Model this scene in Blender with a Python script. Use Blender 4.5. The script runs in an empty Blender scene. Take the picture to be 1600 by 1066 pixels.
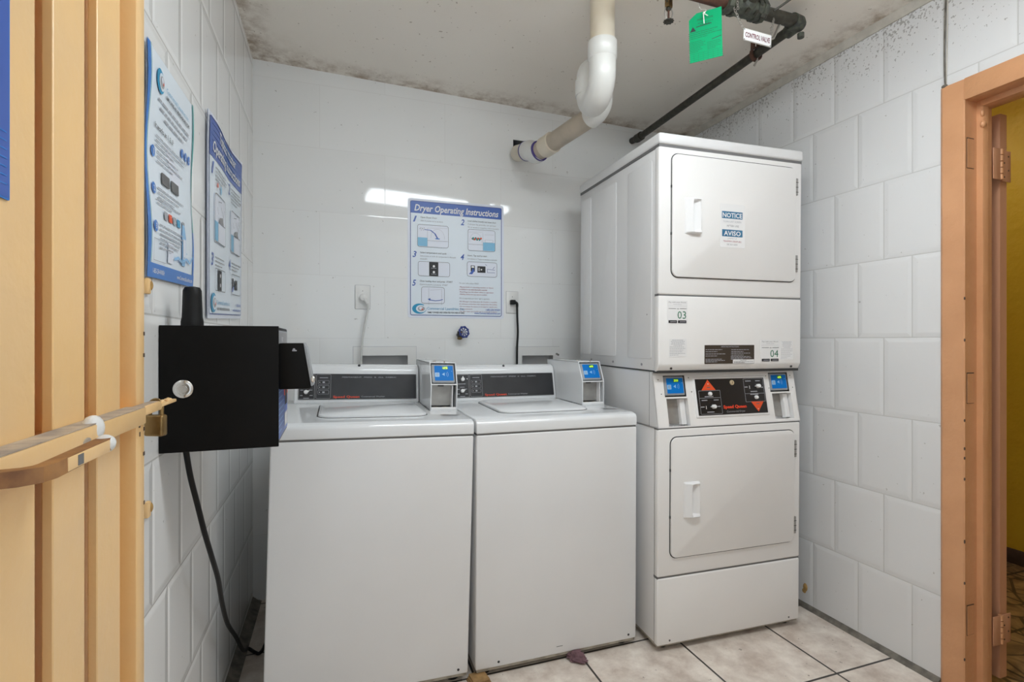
import bpy, bmesh, math, random
from mathutils import Matrix, Vector
random.seed(7)
sc = bpy.context.scene
col = sc.collection

# ------------------------------------------------------------------ camera, world, exposure
CAM_H = 1.196
cd = bpy.data.cameras.new('camera'); cam = bpy.data.objects.new('camera', cd); col.objects.link(cam)
cam.location = (0, 0, CAM_H); cam.rotation_euler = (math.pi/2, 0, -0.3318)
cd.sensor_width = 36; cd.sensor_fit = 'HORIZONTAL'; cd.lens = 18.0; cd.clip_start = 0.02
sc.camera = cam
w = bpy.data.worlds.new('world'); sc.world = w; w.use_nodes = True
w.node_tree.nodes['Background'].inputs[0].default_value = (0.88, 0.95, 1.0, 1)
w.node_tree.nodes['Background'].inputs[1].default_value = 0.75     # daylight entering by the open doorway behind the camera
sc.view_settings.view_transform = 'Standard'; sc.view_settings.look = 'None'
sc.view_settings.exposure = 0.38; sc.view_settings.gamma = 1.0; sc.view_settings.use_curve_mapping = False
TUBE_STRENGTH = 15.0
CORRIDOR_POWER = 12.0
sc.cycles.use_denoising = True
sc.cycles.max_bounces = 10; sc.cycles.diffuse_bounces = 6; sc.cycles.sample_clamp_indirect = 6

XL, XR, YB, YF = -0.3592, 2.0032, 2.608, 0.0
TH = 0.3022; TW = 0.2057
def zc(x): return 2.435 + 0.024*(2.0-x)

# ------------------------------------------------------------------ materials
def nt(name):
    m = bpy.data.materials.new(name); m.use_nodes = True
    n = m.node_tree.nodes; l = m.node_tree.links
    return m, n, l, n['Principled BSDF']
def mat(name, c, rough=.5, metal=0, noise=0, nscale=20, bump=0, bscale=60, emit=0, coat=0, c2=None, spec=None):
    m, n, l, b = nt(name)
    b.inputs['Base Color'].default_value = (*c, 1); b.inputs['Roughness'].default_value = rough
    b.inputs['Metallic'].default_value = metal
    if coat: b.inputs['Coat Weight'].default_value = coat
    if spec is not None: b.inputs['Specular IOR Level'].default_value = spec
    if emit:
        b.inputs['Emission Color'].default_value = (*c, 1); b.inputs['Emission Strength'].default_value = emit
    tc = n.new('ShaderNodeTexCoord')
    if noise or c2:
        t = n.new('ShaderNodeTexNoise'); t.inputs['Scale'].default_value = nscale; t.inputs['Detail'].default_value = 5
        l.new(tc.outputs['Object'], t.inputs['Vector'])
        r = n.new('ShaderNodeValToRGB')
        d = c2 if c2 else tuple(max(0, v*(1-noise)) for v in c)
        r.color_ramp.elements[0].color = (*d, 1); r.color_ramp.elements[0].position = .35
        r.color_ramp.elements[1].color = (*c, 1); r.color_ramp.elements[1].position = .62
        l.new(t.outputs['Fac'], r.inputs[0]); l.new(r.outputs[0], b.inputs['Base Color'])
    if bump:
        t2 = n.new('ShaderNodeTexNoise'); t2.inputs['Scale'].default_value = bscale; t2.inputs['Detail'].default_value = 3
        l.new(tc.outputs['Object'], t2.inputs['Vector'])
        bp = n.new('ShaderNodeBump'); bp.inputs['Strength'].default_value = bump; bp.inputs['Distance'].default_value = .01
        l.new(t2.outputs['Fac'], bp.inputs['Height']); l.new(bp.outputs[0], b.inputs['Normal'])
    return m
def mathn(n, l, op, a, b=None, c=None):
    x = n.new('ShaderNodeMath'); x.operation = op
    for i, v in enumerate((a, b, c)):
        if v is None: continue
        if isinstance(v, (int, float)): x.inputs[i].default_value = v
        else: l.new(v, x.inputs[i])
    return x.outputs[0]
def mixc(n, l, fac, a, b, mode='MIX'):
    x = n.new('ShaderNodeMix'); x.data_type = 'RGBA'; x.blend_type = mode
    for i, v in ((0, fac), (6, a), (7, b)):
        if isinstance(v, (int, float)): x.inputs[i].default_value = v
        elif isinstance(v, tuple): x.inputs[i].default_value = v
        else: l.new(v, x.inputs[i])
    return x.outputs[2]
def tiles(name, axis, width, off, rowoff, base, grout, rough=.18, bev=.03, bevs=.35, gm=.0022, mildew=0, waves=.1):
    m, n, l, b = nt(name)
    g = n.new('ShaderNodeNewGeometry'); s = n.new('ShaderNodeSeparateXYZ'); l.new(g.outputs['Position'], s.inputs[0])
    u = mathn(n, l, 'ADD', s.outputs[axis], -off + .5*width + 20*width)
    v = mathn(n, l, 'ADD', s.outputs[2], -rowoff + 10*TH)
    cb = n.new('ShaderNodeCombineXYZ'); l.new(u, cb.inputs[0]); l.new(v, cb.inputs[1])
    def brick(mort, smooth):
        k = n.new('ShaderNodeTexBrick'); k.offset = .5; k.offset_frequency = 2; k.squash = 1
        k.inputs['Scale'].default_value = 1; k.inputs['Mortar Size'].default_value = mort
        k.inputs['Mortar Smooth'].default_value = smooth; k.inputs['Bias'].default_value = 0
        k.inputs['Brick Width'].default_value = width; k.inputs['Row Height'].default_value = TH
        k.inputs['Color1'].default_value = (1, 1, 1, 1); k.inputs['Color2'].default_value = (.93, .93, .93, 1)
        k.inputs['Mortar'].default_value = (1, 1, 1, 1)
        l.new(cb.outputs[0], k.inputs['Vector']); return k
    k1 = brick(gm, .3); k2 = brick(bev, 1.0)
    # soft vertical bevel bands close to the joints
    c = mixc(n, l, k1.outputs['Fac'], (*base, 1), (*grout, 1))
    c = mixc(n, l, .5, c, mixc(n, l, 1.0, c, k1.outputs['Color'], 'MULTIPLY'))
    t = n.new('ShaderNodeTexNoise'); t.inputs['Scale'].default_value = 3; l.new(g.outputs['Position'], t.inputs['Vector'])
    c = mixc(n, l, mathn(n, l, 'MULTIPLY', t.outputs['Fac'], .12), c, (base[0]*.8, base[1]*.79, base[2]*.76, 1))
    # small chips and specks
    sp = n.new('ShaderNodeTexNoise'); sp.inputs['Scale'].default_value = 55; sp.inputs['Detail'].default_value = 3
    l.new(g.outputs['Position'], sp.inputs['Vector'])
    lim = .74
    f = mathn(n, l, 'GREATER_THAN', sp.outputs['Fac'], lim)
    c = mixc(n, l, mathn(n, l, 'MULTIPLY', f, .5), c, (.3, .28, .25, 1))
    if mildew:
        # mildew specks on the top course
        h = mathn(n, l, 'MULTIPLY_ADD', s.outputs[2], 3.2, -6.75); hc = n.new('ShaderNodeClamp'); l.new(h, hc.inputs[0])
        big = n.new('ShaderNodeTexNoise'); big.inputs['Scale'].default_value = 5; l.new(g.outputs['Position'], big.inputs['Vector'])
        lim2 = mathn(n, l, 'SUBTRACT', .80, mathn(n, l, 'MULTIPLY', mathn(n, l, 'MULTIPLY', hc.outputs[0], big.outputs['Fac']), mildew))
        sp2 = n.new('ShaderNodeTexNoise'); sp2.inputs['Scale'].default_value = 105; sp2.inputs['Detail'].default_value = 2; l.new(g.outputs['Position'], sp2.inputs['Vector'])
        f2 = mathn(n, l, 'GREATER_THAN', sp2.outputs['Fac'], lim2)
        c = mixc(n, l, mathn(n, l, 'MULTIPLY', f2, .55), c, (.16, .15, .13, 1))
    l.new(c, b.inputs['Base Color'])
    b.inputs['Roughness'].default_value = rough; b.inputs['Specular IOR Level'].default_value = .5
    bp = n.new('ShaderNodeBump'); bp.invert = True; bp.inputs['Strength'].default_value = bevs; bp.inputs['Distance'].default_value = .004
    hsum = mathn(n, l, 'ADD', k2.outputs['Fac'], mathn(n, l, 'MULTIPLY', k1.outputs['Fac'], .6))
    wv = n.new('ShaderNodeTexNoise'); wv.inputs['Scale'].default_value = 6; l.new(g.outputs['Position'], wv.inputs['Vector'])
    hsum = mathn(n, l, 'ADD', hsum, mathn(n, l, 'MULTIPLY', wv.outputs['Fac'], waves))
    l.new(hsum, bp.inputs['Height']); l.new(bp.outputs[0], b.inputs['Normal'])
    return m
def floor_mat():
    m, n, l, b = nt('floor_tile')
    g = n.new('ShaderNodeNewGeometry'); s = n.new('ShaderNodeSeparateXYZ'); l.new(g.outputs['Position'], s.inputs[0])
    cb = n.new('ShaderNodeCombineXYZ')
    l.new(mathn(n, l, 'ADD', s.outputs[0], -1.704+.412*20), cb.inputs[0]); l.new(mathn(n, l, 'ADD', s.outputs[1], -1.36+.405*20), cb.inputs[1])
    k = n.new('ShaderNodeTexBrick'); k.offset = 0; k.inputs['Scale'].default_value = 1
    k.inputs['Mortar Size'].default_value = .0042; k.inputs['Mortar Smooth'].default_value = .1
    k.inputs['Brick Width'].default_value = .412; k.inputs['Row Height'].default_value = .405
    l.new(cb.outputs[0], k.inputs['Vector'])
    t = n.new('ShaderNodeTexNoise'); t.inputs['Scale'].default_value = 9; t.inputs['Detail'].default_value = 8; t.inputs['Roughness'].default_value = .65
    l.new(g.outputs['Position'], t.inputs['Vector'])
    r = n.new('ShaderNodeValToRGB'); r.color_ramp.elements[0].position = .35; r.color_ramp.elements[1].position = .65
    r.color_ramp.elements[0].color = (.56, .47, .40, 1); r.color_ramp.elements[1].color = (.88, .81, .73, 1)
    l.new(t.outputs['Fac'], r.inputs[0])
    t2 = n.new('ShaderNodeTexNoise'); t2.inputs['Scale'].default_value = 38; t2.inputs['Detail'].default_value = 4
    l.new(g.outputs['Position'], t2.inputs['Vector'])
    f = mathn(n, l, 'GREATER_THAN', t2.outputs['Fac'], .70)
    c = mixc(n, l, mathn(n, l, 'MULTIPLY', f, .6), r.outputs[0], (.17, .12, .09, 1))
    c = mixc(n, l, k.outputs['Fac'], c, (.05, .045, .04, 1))
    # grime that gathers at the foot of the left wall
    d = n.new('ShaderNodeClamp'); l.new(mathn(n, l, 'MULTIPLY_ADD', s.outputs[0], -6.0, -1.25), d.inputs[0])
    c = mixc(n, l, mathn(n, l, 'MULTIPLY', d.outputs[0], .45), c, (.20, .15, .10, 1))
    l.new(c, b.inputs['Base Color']); b.inputs['Roughness'].default_value = .35
    bp = n.new('ShaderNodeBump'); bp.invert = True; bp.inputs['Strength'].default_value = .5; bp.inputs['Distance'].default_value = .004
    l.new(k.outputs['Fac'], bp.inputs['Height']); l.new(bp.outputs[0], b.inputs['Normal'])
    return m
def stone_floor_mat():
    m, n, l, b = nt('stone_floor')
    g = n.new('ShaderNodeNewGeometry')
    v = n.new('ShaderNodeTexVoronoi'); v.feature = 'DISTANCE_TO_EDGE'; v.inputs['Scale'].default_value = 7
    l.new(g.outputs['Position'], v.inputs['Vector'])
    f = mathn(n, l, 'LESS_THAN', v.outputs['Distance'], .028)
    k = n.new('ShaderNodeTexBrick'); k.offset = 0; k.inputs['Scale'].default_value = 1; k.inputs['Mortar Size'].default_value = .006
    k.inputs['Brick Width'].default_value = .33; k.inputs['Row Height'].default_value = .33; l.new(g.outputs['Position'], k.inputs['Vector'])
    t = n.new('ShaderNodeTexNoise'); t.inputs['Scale'].default_value = 10; t.inputs['Detail'].default_value = 8; t.inputs['Distortion'].default_value = 1.5
    l.new(g.outputs['Position'], t.inputs['Vector'])
    r = n.new('ShaderNodeValToRGB'); r.color_ramp.elements[0].position = .35; r.color_ramp.elements[1].position = .66
    r.color_ramp.elements[0].color = (.16, .10, .05, 1); r.color_ramp.elements[1].color = (.44, .29, .13, 1)
    l.new(t.outputs['Fac'], r.inputs[0])
    c = mixc(n, l, mathn(n, l, 'MAXIMUM', mathn(n, l, 'MULTIPLY', f, .8), k.outputs['Fac']), r.outputs[0], (.05, .035, .02, 1))
    l.new(c, b.inputs['Base Color']); b.inputs['Roughness'].default_value = .4
    return m
def ceiling_mat():
    m, n, l, b = nt('ceiling_plaster')
    g = n.new('ShaderNodeNewGeometry'); s = n.new('ShaderNodeSeparateXYZ'); l.new(g.outputs['Position'], s.inputs[0])
    t = n.new('ShaderNodeTexNoise'); t.inputs['Scale'].default_value = 14; t.inputs['Detail'].default_value = 8; t.inputs['Roughness'].default_value = .7
    l.new(g.outputs['Position'], t.inputs['Vector'])
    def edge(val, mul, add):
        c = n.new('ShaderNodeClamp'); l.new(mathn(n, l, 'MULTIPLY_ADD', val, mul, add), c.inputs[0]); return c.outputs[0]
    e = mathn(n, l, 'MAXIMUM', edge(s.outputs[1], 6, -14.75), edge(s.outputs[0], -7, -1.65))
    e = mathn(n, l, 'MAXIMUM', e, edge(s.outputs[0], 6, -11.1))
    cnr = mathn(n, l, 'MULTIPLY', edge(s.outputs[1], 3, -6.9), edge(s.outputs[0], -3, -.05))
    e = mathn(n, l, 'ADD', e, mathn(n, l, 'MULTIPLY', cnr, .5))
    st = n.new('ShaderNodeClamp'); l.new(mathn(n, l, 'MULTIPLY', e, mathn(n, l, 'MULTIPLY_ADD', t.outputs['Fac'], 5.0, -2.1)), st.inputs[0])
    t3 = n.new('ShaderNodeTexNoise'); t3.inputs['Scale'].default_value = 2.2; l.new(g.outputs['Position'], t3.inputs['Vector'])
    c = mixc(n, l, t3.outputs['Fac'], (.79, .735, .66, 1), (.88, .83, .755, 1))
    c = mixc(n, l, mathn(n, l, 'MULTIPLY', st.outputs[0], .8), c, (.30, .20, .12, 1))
    t2 = n.new('ShaderNodeTexNoise'); t2.inputs['Scale'].default_value = 60; t2.inputs['Detail'].default_value = 3
    l.new(g.outputs['Position'], t2.inputs['Vector'])
    f = mathn(n, l, 'GREATER_THAN', t2.outputs['Fac'], .71)
    c = mixc(n, l, mathn(n, l, 'MULTIPLY', f, .55), c, (.25, .17, .11, 1))
    l.new(c, b.inputs['Base Color']); b.inputs['Roughness'].default_value = .6
    bp = n.new('ShaderNodeBump'); bp.inputs['Strength'].default_value = .15; bp.inputs['Distance'].default_value = .01
    l.new(t.outputs['Fac'], bp.inputs['Height']); l.new(bp.outputs[0], b.inputs['Normal'])
    return m

M = {}
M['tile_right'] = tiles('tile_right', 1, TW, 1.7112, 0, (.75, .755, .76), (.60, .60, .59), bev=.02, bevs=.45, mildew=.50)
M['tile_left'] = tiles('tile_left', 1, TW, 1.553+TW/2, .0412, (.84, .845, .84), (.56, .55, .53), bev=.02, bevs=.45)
M['tile_back'] = tiles('tile_back', 0, 2*TH, -.0717+TH, 0, (.83, .84, .835), (.74, .74, .73), rough=.05, bev=.004, bevs=.06, gm=.0011, waves=.0)
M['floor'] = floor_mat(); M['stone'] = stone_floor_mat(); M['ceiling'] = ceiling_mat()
M['enamel'] = mat('white_enamel', (.74, .74, .74), .3, noise=.03, nscale=3)
M['enamel_warm'] = mat('white_enamel_warm', (.81, .80, .785), .33, noise=.03, nscale=3)
M['enamel_top'] = mat('white_enamel_gloss', (.76, .775, .785), .10)
M['plastic_white'] = mat('white_plastic', (.80, .80, .80), .25)
M['gap'] = mat('dark_gap', (.03, .03, .03), .6)
M['gapgrey'] = mat('grey_gap', (.16, .16, .16), .6)
M['dirt'] = mat('skirt_grime', (.42, .38, .31), .6, noise=.4, nscale=30)
M['panel'] = mat('charcoal_panel', (.024, .025, .028), .25, noise=.25, nscale=9)
M['panel_black'] = mat('black_panel', (.012, .012, .013), .3)
M['grey_print'] = mat('grey_print', (.30, .30, .31), .5)
M['red_print'] = mat('red_print', (.72, .06, .02), .5)
M['white_print'] = mat('white_print', (.80, .80, .80), .5)
M['black_print'] = mat('black_print', (.015, .015, .018), .5)
M['dkgrey_print'] = mat('dark_grey_print', (.12, .12, .12), .5)
M['midgrey_print'] = mat('mid_grey_print', (.38, .39, .42), .5)
M['steel'] = mat('brushed_steel', (.42, .41, .39), .42, .7, noise=.25, nscale=14)
M['chrome'] = mat('chrome', (.75, .74, .71), .18, 1)
M['reader_blue'] = mat('reader_blue', (.002, .17, .56), .45, spec=.15)
M['reader_pale'] = mat('reader_pale', (.25, .50, .78), .4)
M['reader_grey'] = mat('reader_grey', (.30, .32, .34), .4)
M['led'] = mat('led_green', (.55, .95, .05), .5, emit=.9)
M['led_back'] = mat('led_window', (.03, .16, .05), .3)
M['black'] = mat('black_powder_coat', (.004, .0035, .003), .5, noise=.3, nscale=8, spec=.15)
M['black_rubber'] = mat('black_rubber', (.009, .009, .009), .5, spec=.25)
M['sign_blue'] = mat('sign_blue', (.045, .11, .42), .35)
M['sign_blue2'] = mat('sign_blue_bright', (.02, .17, .55), .35)
M['sign_bg'] = mat('sign_pale_face', (.74, .81, .88), .32, c2=(.71, .79, .86), nscale=4)
M['sign_edge'] = mat('sign_white_edge', (.74, .78, .87), .35)
M['sign_navy'] = mat('sign_navy', (.03, .06, .26), .4)
M['sky_print'] = mat('sky_print', (.20, .48, .70), .4)
M['teal_print'] = mat('teal_print', (.03, .30, .30), .4)
M['cyan_print'] = mat('cyan_print', (.01, .28, .50), .4)
M['maroon_print'] = mat('maroon_print', (.33, .06, .09), .5)
M['maroon_dark'] = mat('maroon_dark', (.14, .015, .035), .5)
M['green_text'] = mat('green_text', (.02, .16, .08), .5)
M['notice_blue'] = mat('notice_blue', (.03, .14, .27), .4, c2=(.05, .19, .32), nscale=40)
M['label_brown'] = mat('label_brown', (.045, .032, .022), .5)
M['gate'] = mat('yellow_gate_paint', (.86, .56, .25), .38, c2=(.80, .54, .27), nscale=5, bump=.12, bscale=40)
M['gate_side'] = M['gate']
M['dust'] = mat('dusty_paint', (.50, .40, .29), .8, c2=(.30, .25, .21), nscale=30)
M['wood'] = mat('scuffed_bare_bar', (.36, .17, .055), .5, c2=(.17, .065, .02), nscale=30)
M['brass'] = mat('aged_brass', (.36, .24, .10), .35, .85, noise=.45, nscale=30)
M['lock_gold'] = mat('pale_gold', (.70, .60, .40), .3, .6)
M['tape'] = mat('white_tape', (.72, .72, .70), .45, bump=.3)
M['jamb'] = mat('peach_paint', (.66, .34, .17), .36, c2=(.58, .29, .14), nscale=5, bump=.25, bscale=35)
M['jamb_dark'] = mat('paint_chip', (.10, .06, .04), .6)
M['leaf'] = mat('peach_door_paint', (.56, .29, .17), .45)
M['yellow_wall'] = mat('mustard_stucco', (.66, .43, .022), .55, bump=.9, bscale=14)
M['brown_tile'] = mat('brown_base_tile', (.11, .07, .05), .5, noise=.5, nscale=12)
M['pvc'] = mat('aged_pvc', (.60, .53, .41), .35, c2=(.66, .60, .49), nscale=7)
M['pvc_white'] = mat('white_pvc', (.72, .72, .69), .28, noise=.06, nscale=8)
M['pvc_tan'] = mat('dusty_pvc', (.50, .43, .34), .4, noise=.2, nscale=9)
M['primer'] = mat('purple_primer', (.07, .05, .22), .5)
M['iron'] = mat('painted_iron', (.045, .042, .03), .5, noise=.5, nscale=40, bump=.3)
M['rust'] = mat('rusty_iron', (.12, .05, .03), .6, noise=.5, nscale=40, bump=.3)
M['valve_green'] = mat('green_grey_valve', (.075, .085, .06), .55, c2=(.03, .03, .028), nscale=50, bump=.5)
M['tag_green'] = mat('green_card', (.0, .33, .13), .7, spec=.2)
M['tag_ink'] = mat('green_card_ink', (.0, .10, .04), .6)
M['tie'] = mat('white_zip_tie', (.75, .74, .68), .4)
M['chain'] = mat('bead_chain_metal', (.42, .40, .36), .4, .7)
M['plate'] = mat('outlet_plate_paint', (.76, .76, .745), .3)
M['box_inside'] = mat('outlet_box_grey', (.62, .62, .62), .5)
M['cord_white'] = mat('pale_cord', (.62, .62, .60), .45)
M['valve_blue'] = mat('blue_handwheel', (.012, .03, .20), .35)
M['trim'] = mat('cream_caulk', (.58, .55, .49), .6, noise=.2, nscale=20)
M['grime'] = mat('dark_caulk', (.20, .18, .15), .7, noise=.5, nscale=30)
M['lint'] = mat('mauve_cloth', (.19, .105, .12), .95, noise=.4, nscale=60)
M['card'] = mat('cardboard', (.42, .25, .10), .9, noise=.35, nscale=40)
M['foam'] = mat('tan_foam', (.50, .31, .11), .9, noise=.3, nscale=50)
M['lamp'] = mat('lamp_diffuser', (.89, .955, 1.0), .5, emit=TUBE_STRENGTH)
M['fill_lamp'] = mat('corridor_fill', (1.0, .93, .80), .5, emit=CORRIDOR_POWER)  # glow of the fill light added in the corridor
M['lamp_body'] = mat('lamp_body', (.8, .8, .8), .4)
M['outside'] = mat('outer_wall', (.6, .6, .58), .8)
M['qrgrey'] = M['dkgrey_print']

# ------------------------------------------------------------------ mesh builder
class MB:
    def __init__(s): s.bm = bmesh.new(); s.mats = []; s.M = Matrix.Identity(4); s.post = None
    def mi(s, m):
        m = M[m] if isinstance(m, str) else m
        if m not in s.mats: s.mats.append(m)
        return s.mats.index(m)
    def add(s, t, m, smooth=False, L=None):
        i = s.mi(m)
        for f in t.faces: f.material_index = i; f.smooth = smooth
        t.transform(s.M @ L if L is not None else s.M)
        me = bpy.data.meshes.new('t'); t.to_mesh(me); t.free()
        s.bm.from_mesh(me); bpy.data.meshes.remove(me)
    def box(s, x0, x1, y0, y1, z0, z1, m, bev=0, seg=2, L=None):
        t = bmesh.new(); bmesh.ops.create_cube(t, size=1)
        for v in t.verts: v.co = Vector((x0+(v.co.x+.5)*(x1-x0), y0+(v.co.y+.5)*(y1-y0), z0+(v.co.z+.5)*(z1-z0)))
        if bev:
            bev = min(bev, .49*min(abs(x1-x0), abs(y1-y0), abs(z1-z0)))
            bmesh.ops.bevel(t, geom=t.edges[:], offset=bev, segments=seg, affect='EDGES', profile=.5)
        bmesh.ops.recalc_face_normals(t, faces=t.faces[:])
        s.add(t, m, bool(bev), L); return s
    def prism(s, pts, a0, a1, axis, m, bev=0, seg=2, smooth=False):
        # polygon given in the two other axes, extruded along axis
        t = bmesh.new()
        def P(p, a): 
            q = list(p); q.insert(axis, a); return q
        A = [t.verts.new(P(p, a0)) for p in pts]; B = [t.verts.new(P(p, a1)) for p in pts]
        n = len(pts); t.faces.new(A); t.faces.new(B[::-1])
        for i in range(n): t.faces.new((A[i], B[i], B[(i+1) % n], A[(i+1) % n]))
        bmesh.ops.recalc_face_normals(t, faces=t.faces[:])
        if bev: bmesh.ops.bevel(t, geom=t.edges[:], offset=bev, segments=seg, affect='EDGES', profile=.5)
        s.add(t, m, bool(bev) or smooth); return s
    def cyl(s, p0, p1, r, m, seg=24, r2=None, cap=True):
        p0 = Vector(p0); p1 = Vector(p1); d = p1-p0
        t = bmesh.new(); bmesh.ops.create_cone(t, cap_ends=cap, segments=seg, radius1=r, radius2=r if r2 is None else r2, depth=d.length)
        q = Vector((0, 0, 1)).rotation_difference(d.normalized()).to_matrix().to_4x4()
        L = Matrix.Translation((p0+p1)/2) @ q
        i = s.mi(m)
        s.add(t, m, True, L); return s
    def sphere(s, c, r, m, sc_=(1, 1, 1), u=16, v=10):
        t = bmesh.new(); bmesh.ops.create_uvsphere(t, u_segments=u, v_segments=v, radius=r)
        s.add(t, m, True, Matrix.Translation(c) @ Matrix.Diagonal((*sc_, 1))); return s
    def lathe(s, prof, c, d, m, seg=28):
        # prof: (radius, height) along direction d from c
        t = bmesh.new(); rings = []
        for r, h in prof:
            rings.append([t.verts.new((r*math.cos(2*math.pi*k/seg), r*math.sin(2*math.pi*k/seg), h)) for k in range(seg)])
        for a, b in zip(rings, rings[1:]):
            for k in range(seg): t.faces.new((a[k], a[(k+1) % seg], b[(k+1) % seg], b[k]))
        t.faces.new(rings[0][::-1]); t.faces.new(rings[-1])
        bmesh.ops.recalc_face_normals(t, faces=t.faces[:])
        q = Vector((0, 0, 1)).rotation_difference(Vector(d).normalized()).to_matrix().to_4x4()
        s.add(t, m, True, Matrix.Translation(c) @ q); return s
    def tube(s, pts, r, m, seg=12, smoothn=0, cap=True, flat=None):
        P = [Vector(p) for p in pts]
        R = [r]*len(P) if not isinstance(r, (list, tuple)) else list(r)
        if smoothn:
            Q = []; RR = []
            for i in range(len(P)-1):
                a = P[max(i-1, 0)]; b = P[i]; c = P[i+1]; d = P[min(i+2, len(P)-1)]
                for k in range(smoothn):
                    u = k/smoothn
                    Q.append(.5*((2*b)+(c-a)*u+(2*a-5*b+4*c-d)*u*u+(3*b-a-3*c+d)*u**3)); RR.append(R[i]*(1-u)+R[i+1]*u)
            Q.append(P[-1]); RR.append(R[-1]); P = Q; R = RR
        t = bmesh.new(); rings = []; up = None
        for i, p in enumerate(P):
            d = (P[min(i+1, len(P)-1)]-P[max(i-1, 0)]).normalized()
            if up is None:
                up = Vector((0, 0, 1)) if abs(d.z) < .9 else Vector((1, 0, 0))
            x = up.cross(d); x.normalize(); y = d.cross(x); up = y
            if flat:
                prof = [(-flat[0], -flat[1]), (flat[0], -flat[1]), (flat[0], flat[1]), (-flat[0], flat[1])]
                rings.append([t.verts.new(p+x*a+y*b) for a, b in prof])
            else:
                rings.append([t.verts.new(p+R[i]*(x*math.cos(2*math.pi*k/seg)+y*math.sin(2*math.pi*k/seg))) for k in range(seg)])
        for a, b in zip(rings, rings[1:]):
            n = len(a)
            for k in range(n): t.faces.new((a[k], a[(k+1) % n], b[(k+1) % n], b[k]))
        if cap: t.faces.new(rings[0][::-1]); t.faces.new(rings[-1])
        bmesh.ops.recalc_face_normals(t, faces=t.faces[:])
        s.add(t, m, not flat); return s
    # ---- flat work in the local u,v plane (w is out of the surface)
    def rect(s, u0, u1, v0, v1, w, m, nu=1, nv=1):
        t = bmesh.new(); g = [[t.verts.new((u0+(u1-u0)*i/nu, v0+(v1-v0)*j/nv, w)) for i in range(nu+1)] for j in range(nv+1)]
        for j in range(nv):
            for i in range(nu): t.faces.new((g[j][i], g[j][i+1], g[j+1][i+1], g[j+1][i]))
        s.add(t, m); return s
    def poly(s, pts, w, m):
        t = bmesh.new(); t.faces.new([t.verts.new((p[0], p[1], w)) for p in pts]); s.add(t, m); return s
    def disc(s, u, v, ru, w, m, rv=None, n=24):
        rv = rv or ru
        return s.poly([(u+ru*math.cos(2*math.pi*k/n), v+rv*math.sin(2*math.pi*k/n)) for k in range(n)], w, m)
    def frame(s, u0, u1, v0, v1, t_, w, m, r=0):
        # outline of a rounded rectangle, thickness t_
        A = rrect(u0, u1, v0, v1, r, 5); B = rrect(u0+t_, u1-t_, v0+t_, v1-t_, max(r-t_, .0001) if r else 0, 5)
        t = bmesh.new(); a = [t.verts.new((*p, w)) for p in A]; b = [t.verts.new((*p, w)) for p in B]
        n = len(a)
        for i in range(n): t.faces.new((a[i], a[(i+1) % n], b[(i+1) % n], b[i]))
        s.add(t, m); return s
    def line(s, u0, v0, u1, v1, t_, w, m):
        d = Vector((u1-u0, v1-v0)); d.normalize(); n = Vector((-d.y, d.x))*t_/2
        return s.poly([(u0-n.x, v0-n.y), (u1-n.x, v1-n.y), (u1+n.x, v1+n.y), (u0+n.x, v0+n.y)], w, m)
    def text(s, body, u, v, h, m, wd=None, w=.001, bold=0, shear=0, align='L', thick=0):
        cu = bpy.data.curves.new('txt', 'FONT'); cu.body = body; cu.size = 1; cu.resolution_u = 2
        cu.offset = bold; cu.shear = shear; cu.extrude = 0; cu.fill_mode = 'FRONT'
        ob = bpy.data.objects.new('txt', cu); me = bpy.data.meshes.new_from_object(ob)
        if not me.vertices: return s
        xs = [q.co.x for q in me.vertices]; ys = [q.co.y for q in me.vertices]
        x0, x1 = min(xs), max(xs)
        cap = .73  # height of a capital at size 1
        sy = h/cap; sx = sy if wd is None else wd/(x1-x0)
        W = (x1-x0)*sx; off = {'L': 0, 'C': -W/2, 'R': -W}[align]
        t = bmesh.new(); t.from_mesh(me)
        for q in t.verts: q.co = Vector(((q.co.x-x0)*sx+u+off, q.co.y*sy+v, w))
        bpy.data.meshes.remove(me); bpy.data.objects.remove(ob); bpy.data.curves.remove(cu)
        s.add(t, m); return s
    def slab(s, u0, u1, v0, v1, w0, w1, m, r=.01, bev=0):
        t = bmesh.new(); P = rrect(u0, u1, v0, v1, r, 6)
        A = [t.verts.new((*p, w0)) for p in P]; n = len(P)
        if bev:
            Q = rrect(u0+bev, u1-bev, v0+bev, v1-bev, max(r-bev, .0005), 6)
            C = [t.verts.new((*p, w1-bev)) for p in P]
            q1 = rrect(u0+bev*.3, u1-bev*.3, v0+bev*.3, v1-bev*.3, max(r-bev*.3, .0005), 6)
            D = [t.verts.new((*p, w1-bev*.3)) for p in q1]
            B = [t.verts.new((*p, w1)) for p in Q]; loops = [A, C, D, B]
        else:
            B = [t.verts.new((*p, w1)) for p in P]; loops = [A, B]
        for a, b in zip(loops, loops[1:]):
            for i in range(n): t.faces.new((a[i], a[(i+1) % n], b[(i+1) % n], b[i]))
        t.faces.new(A[::-1]); t.faces.new(B)
        i = s.mi(m); s.add(t, m, False); return s
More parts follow.
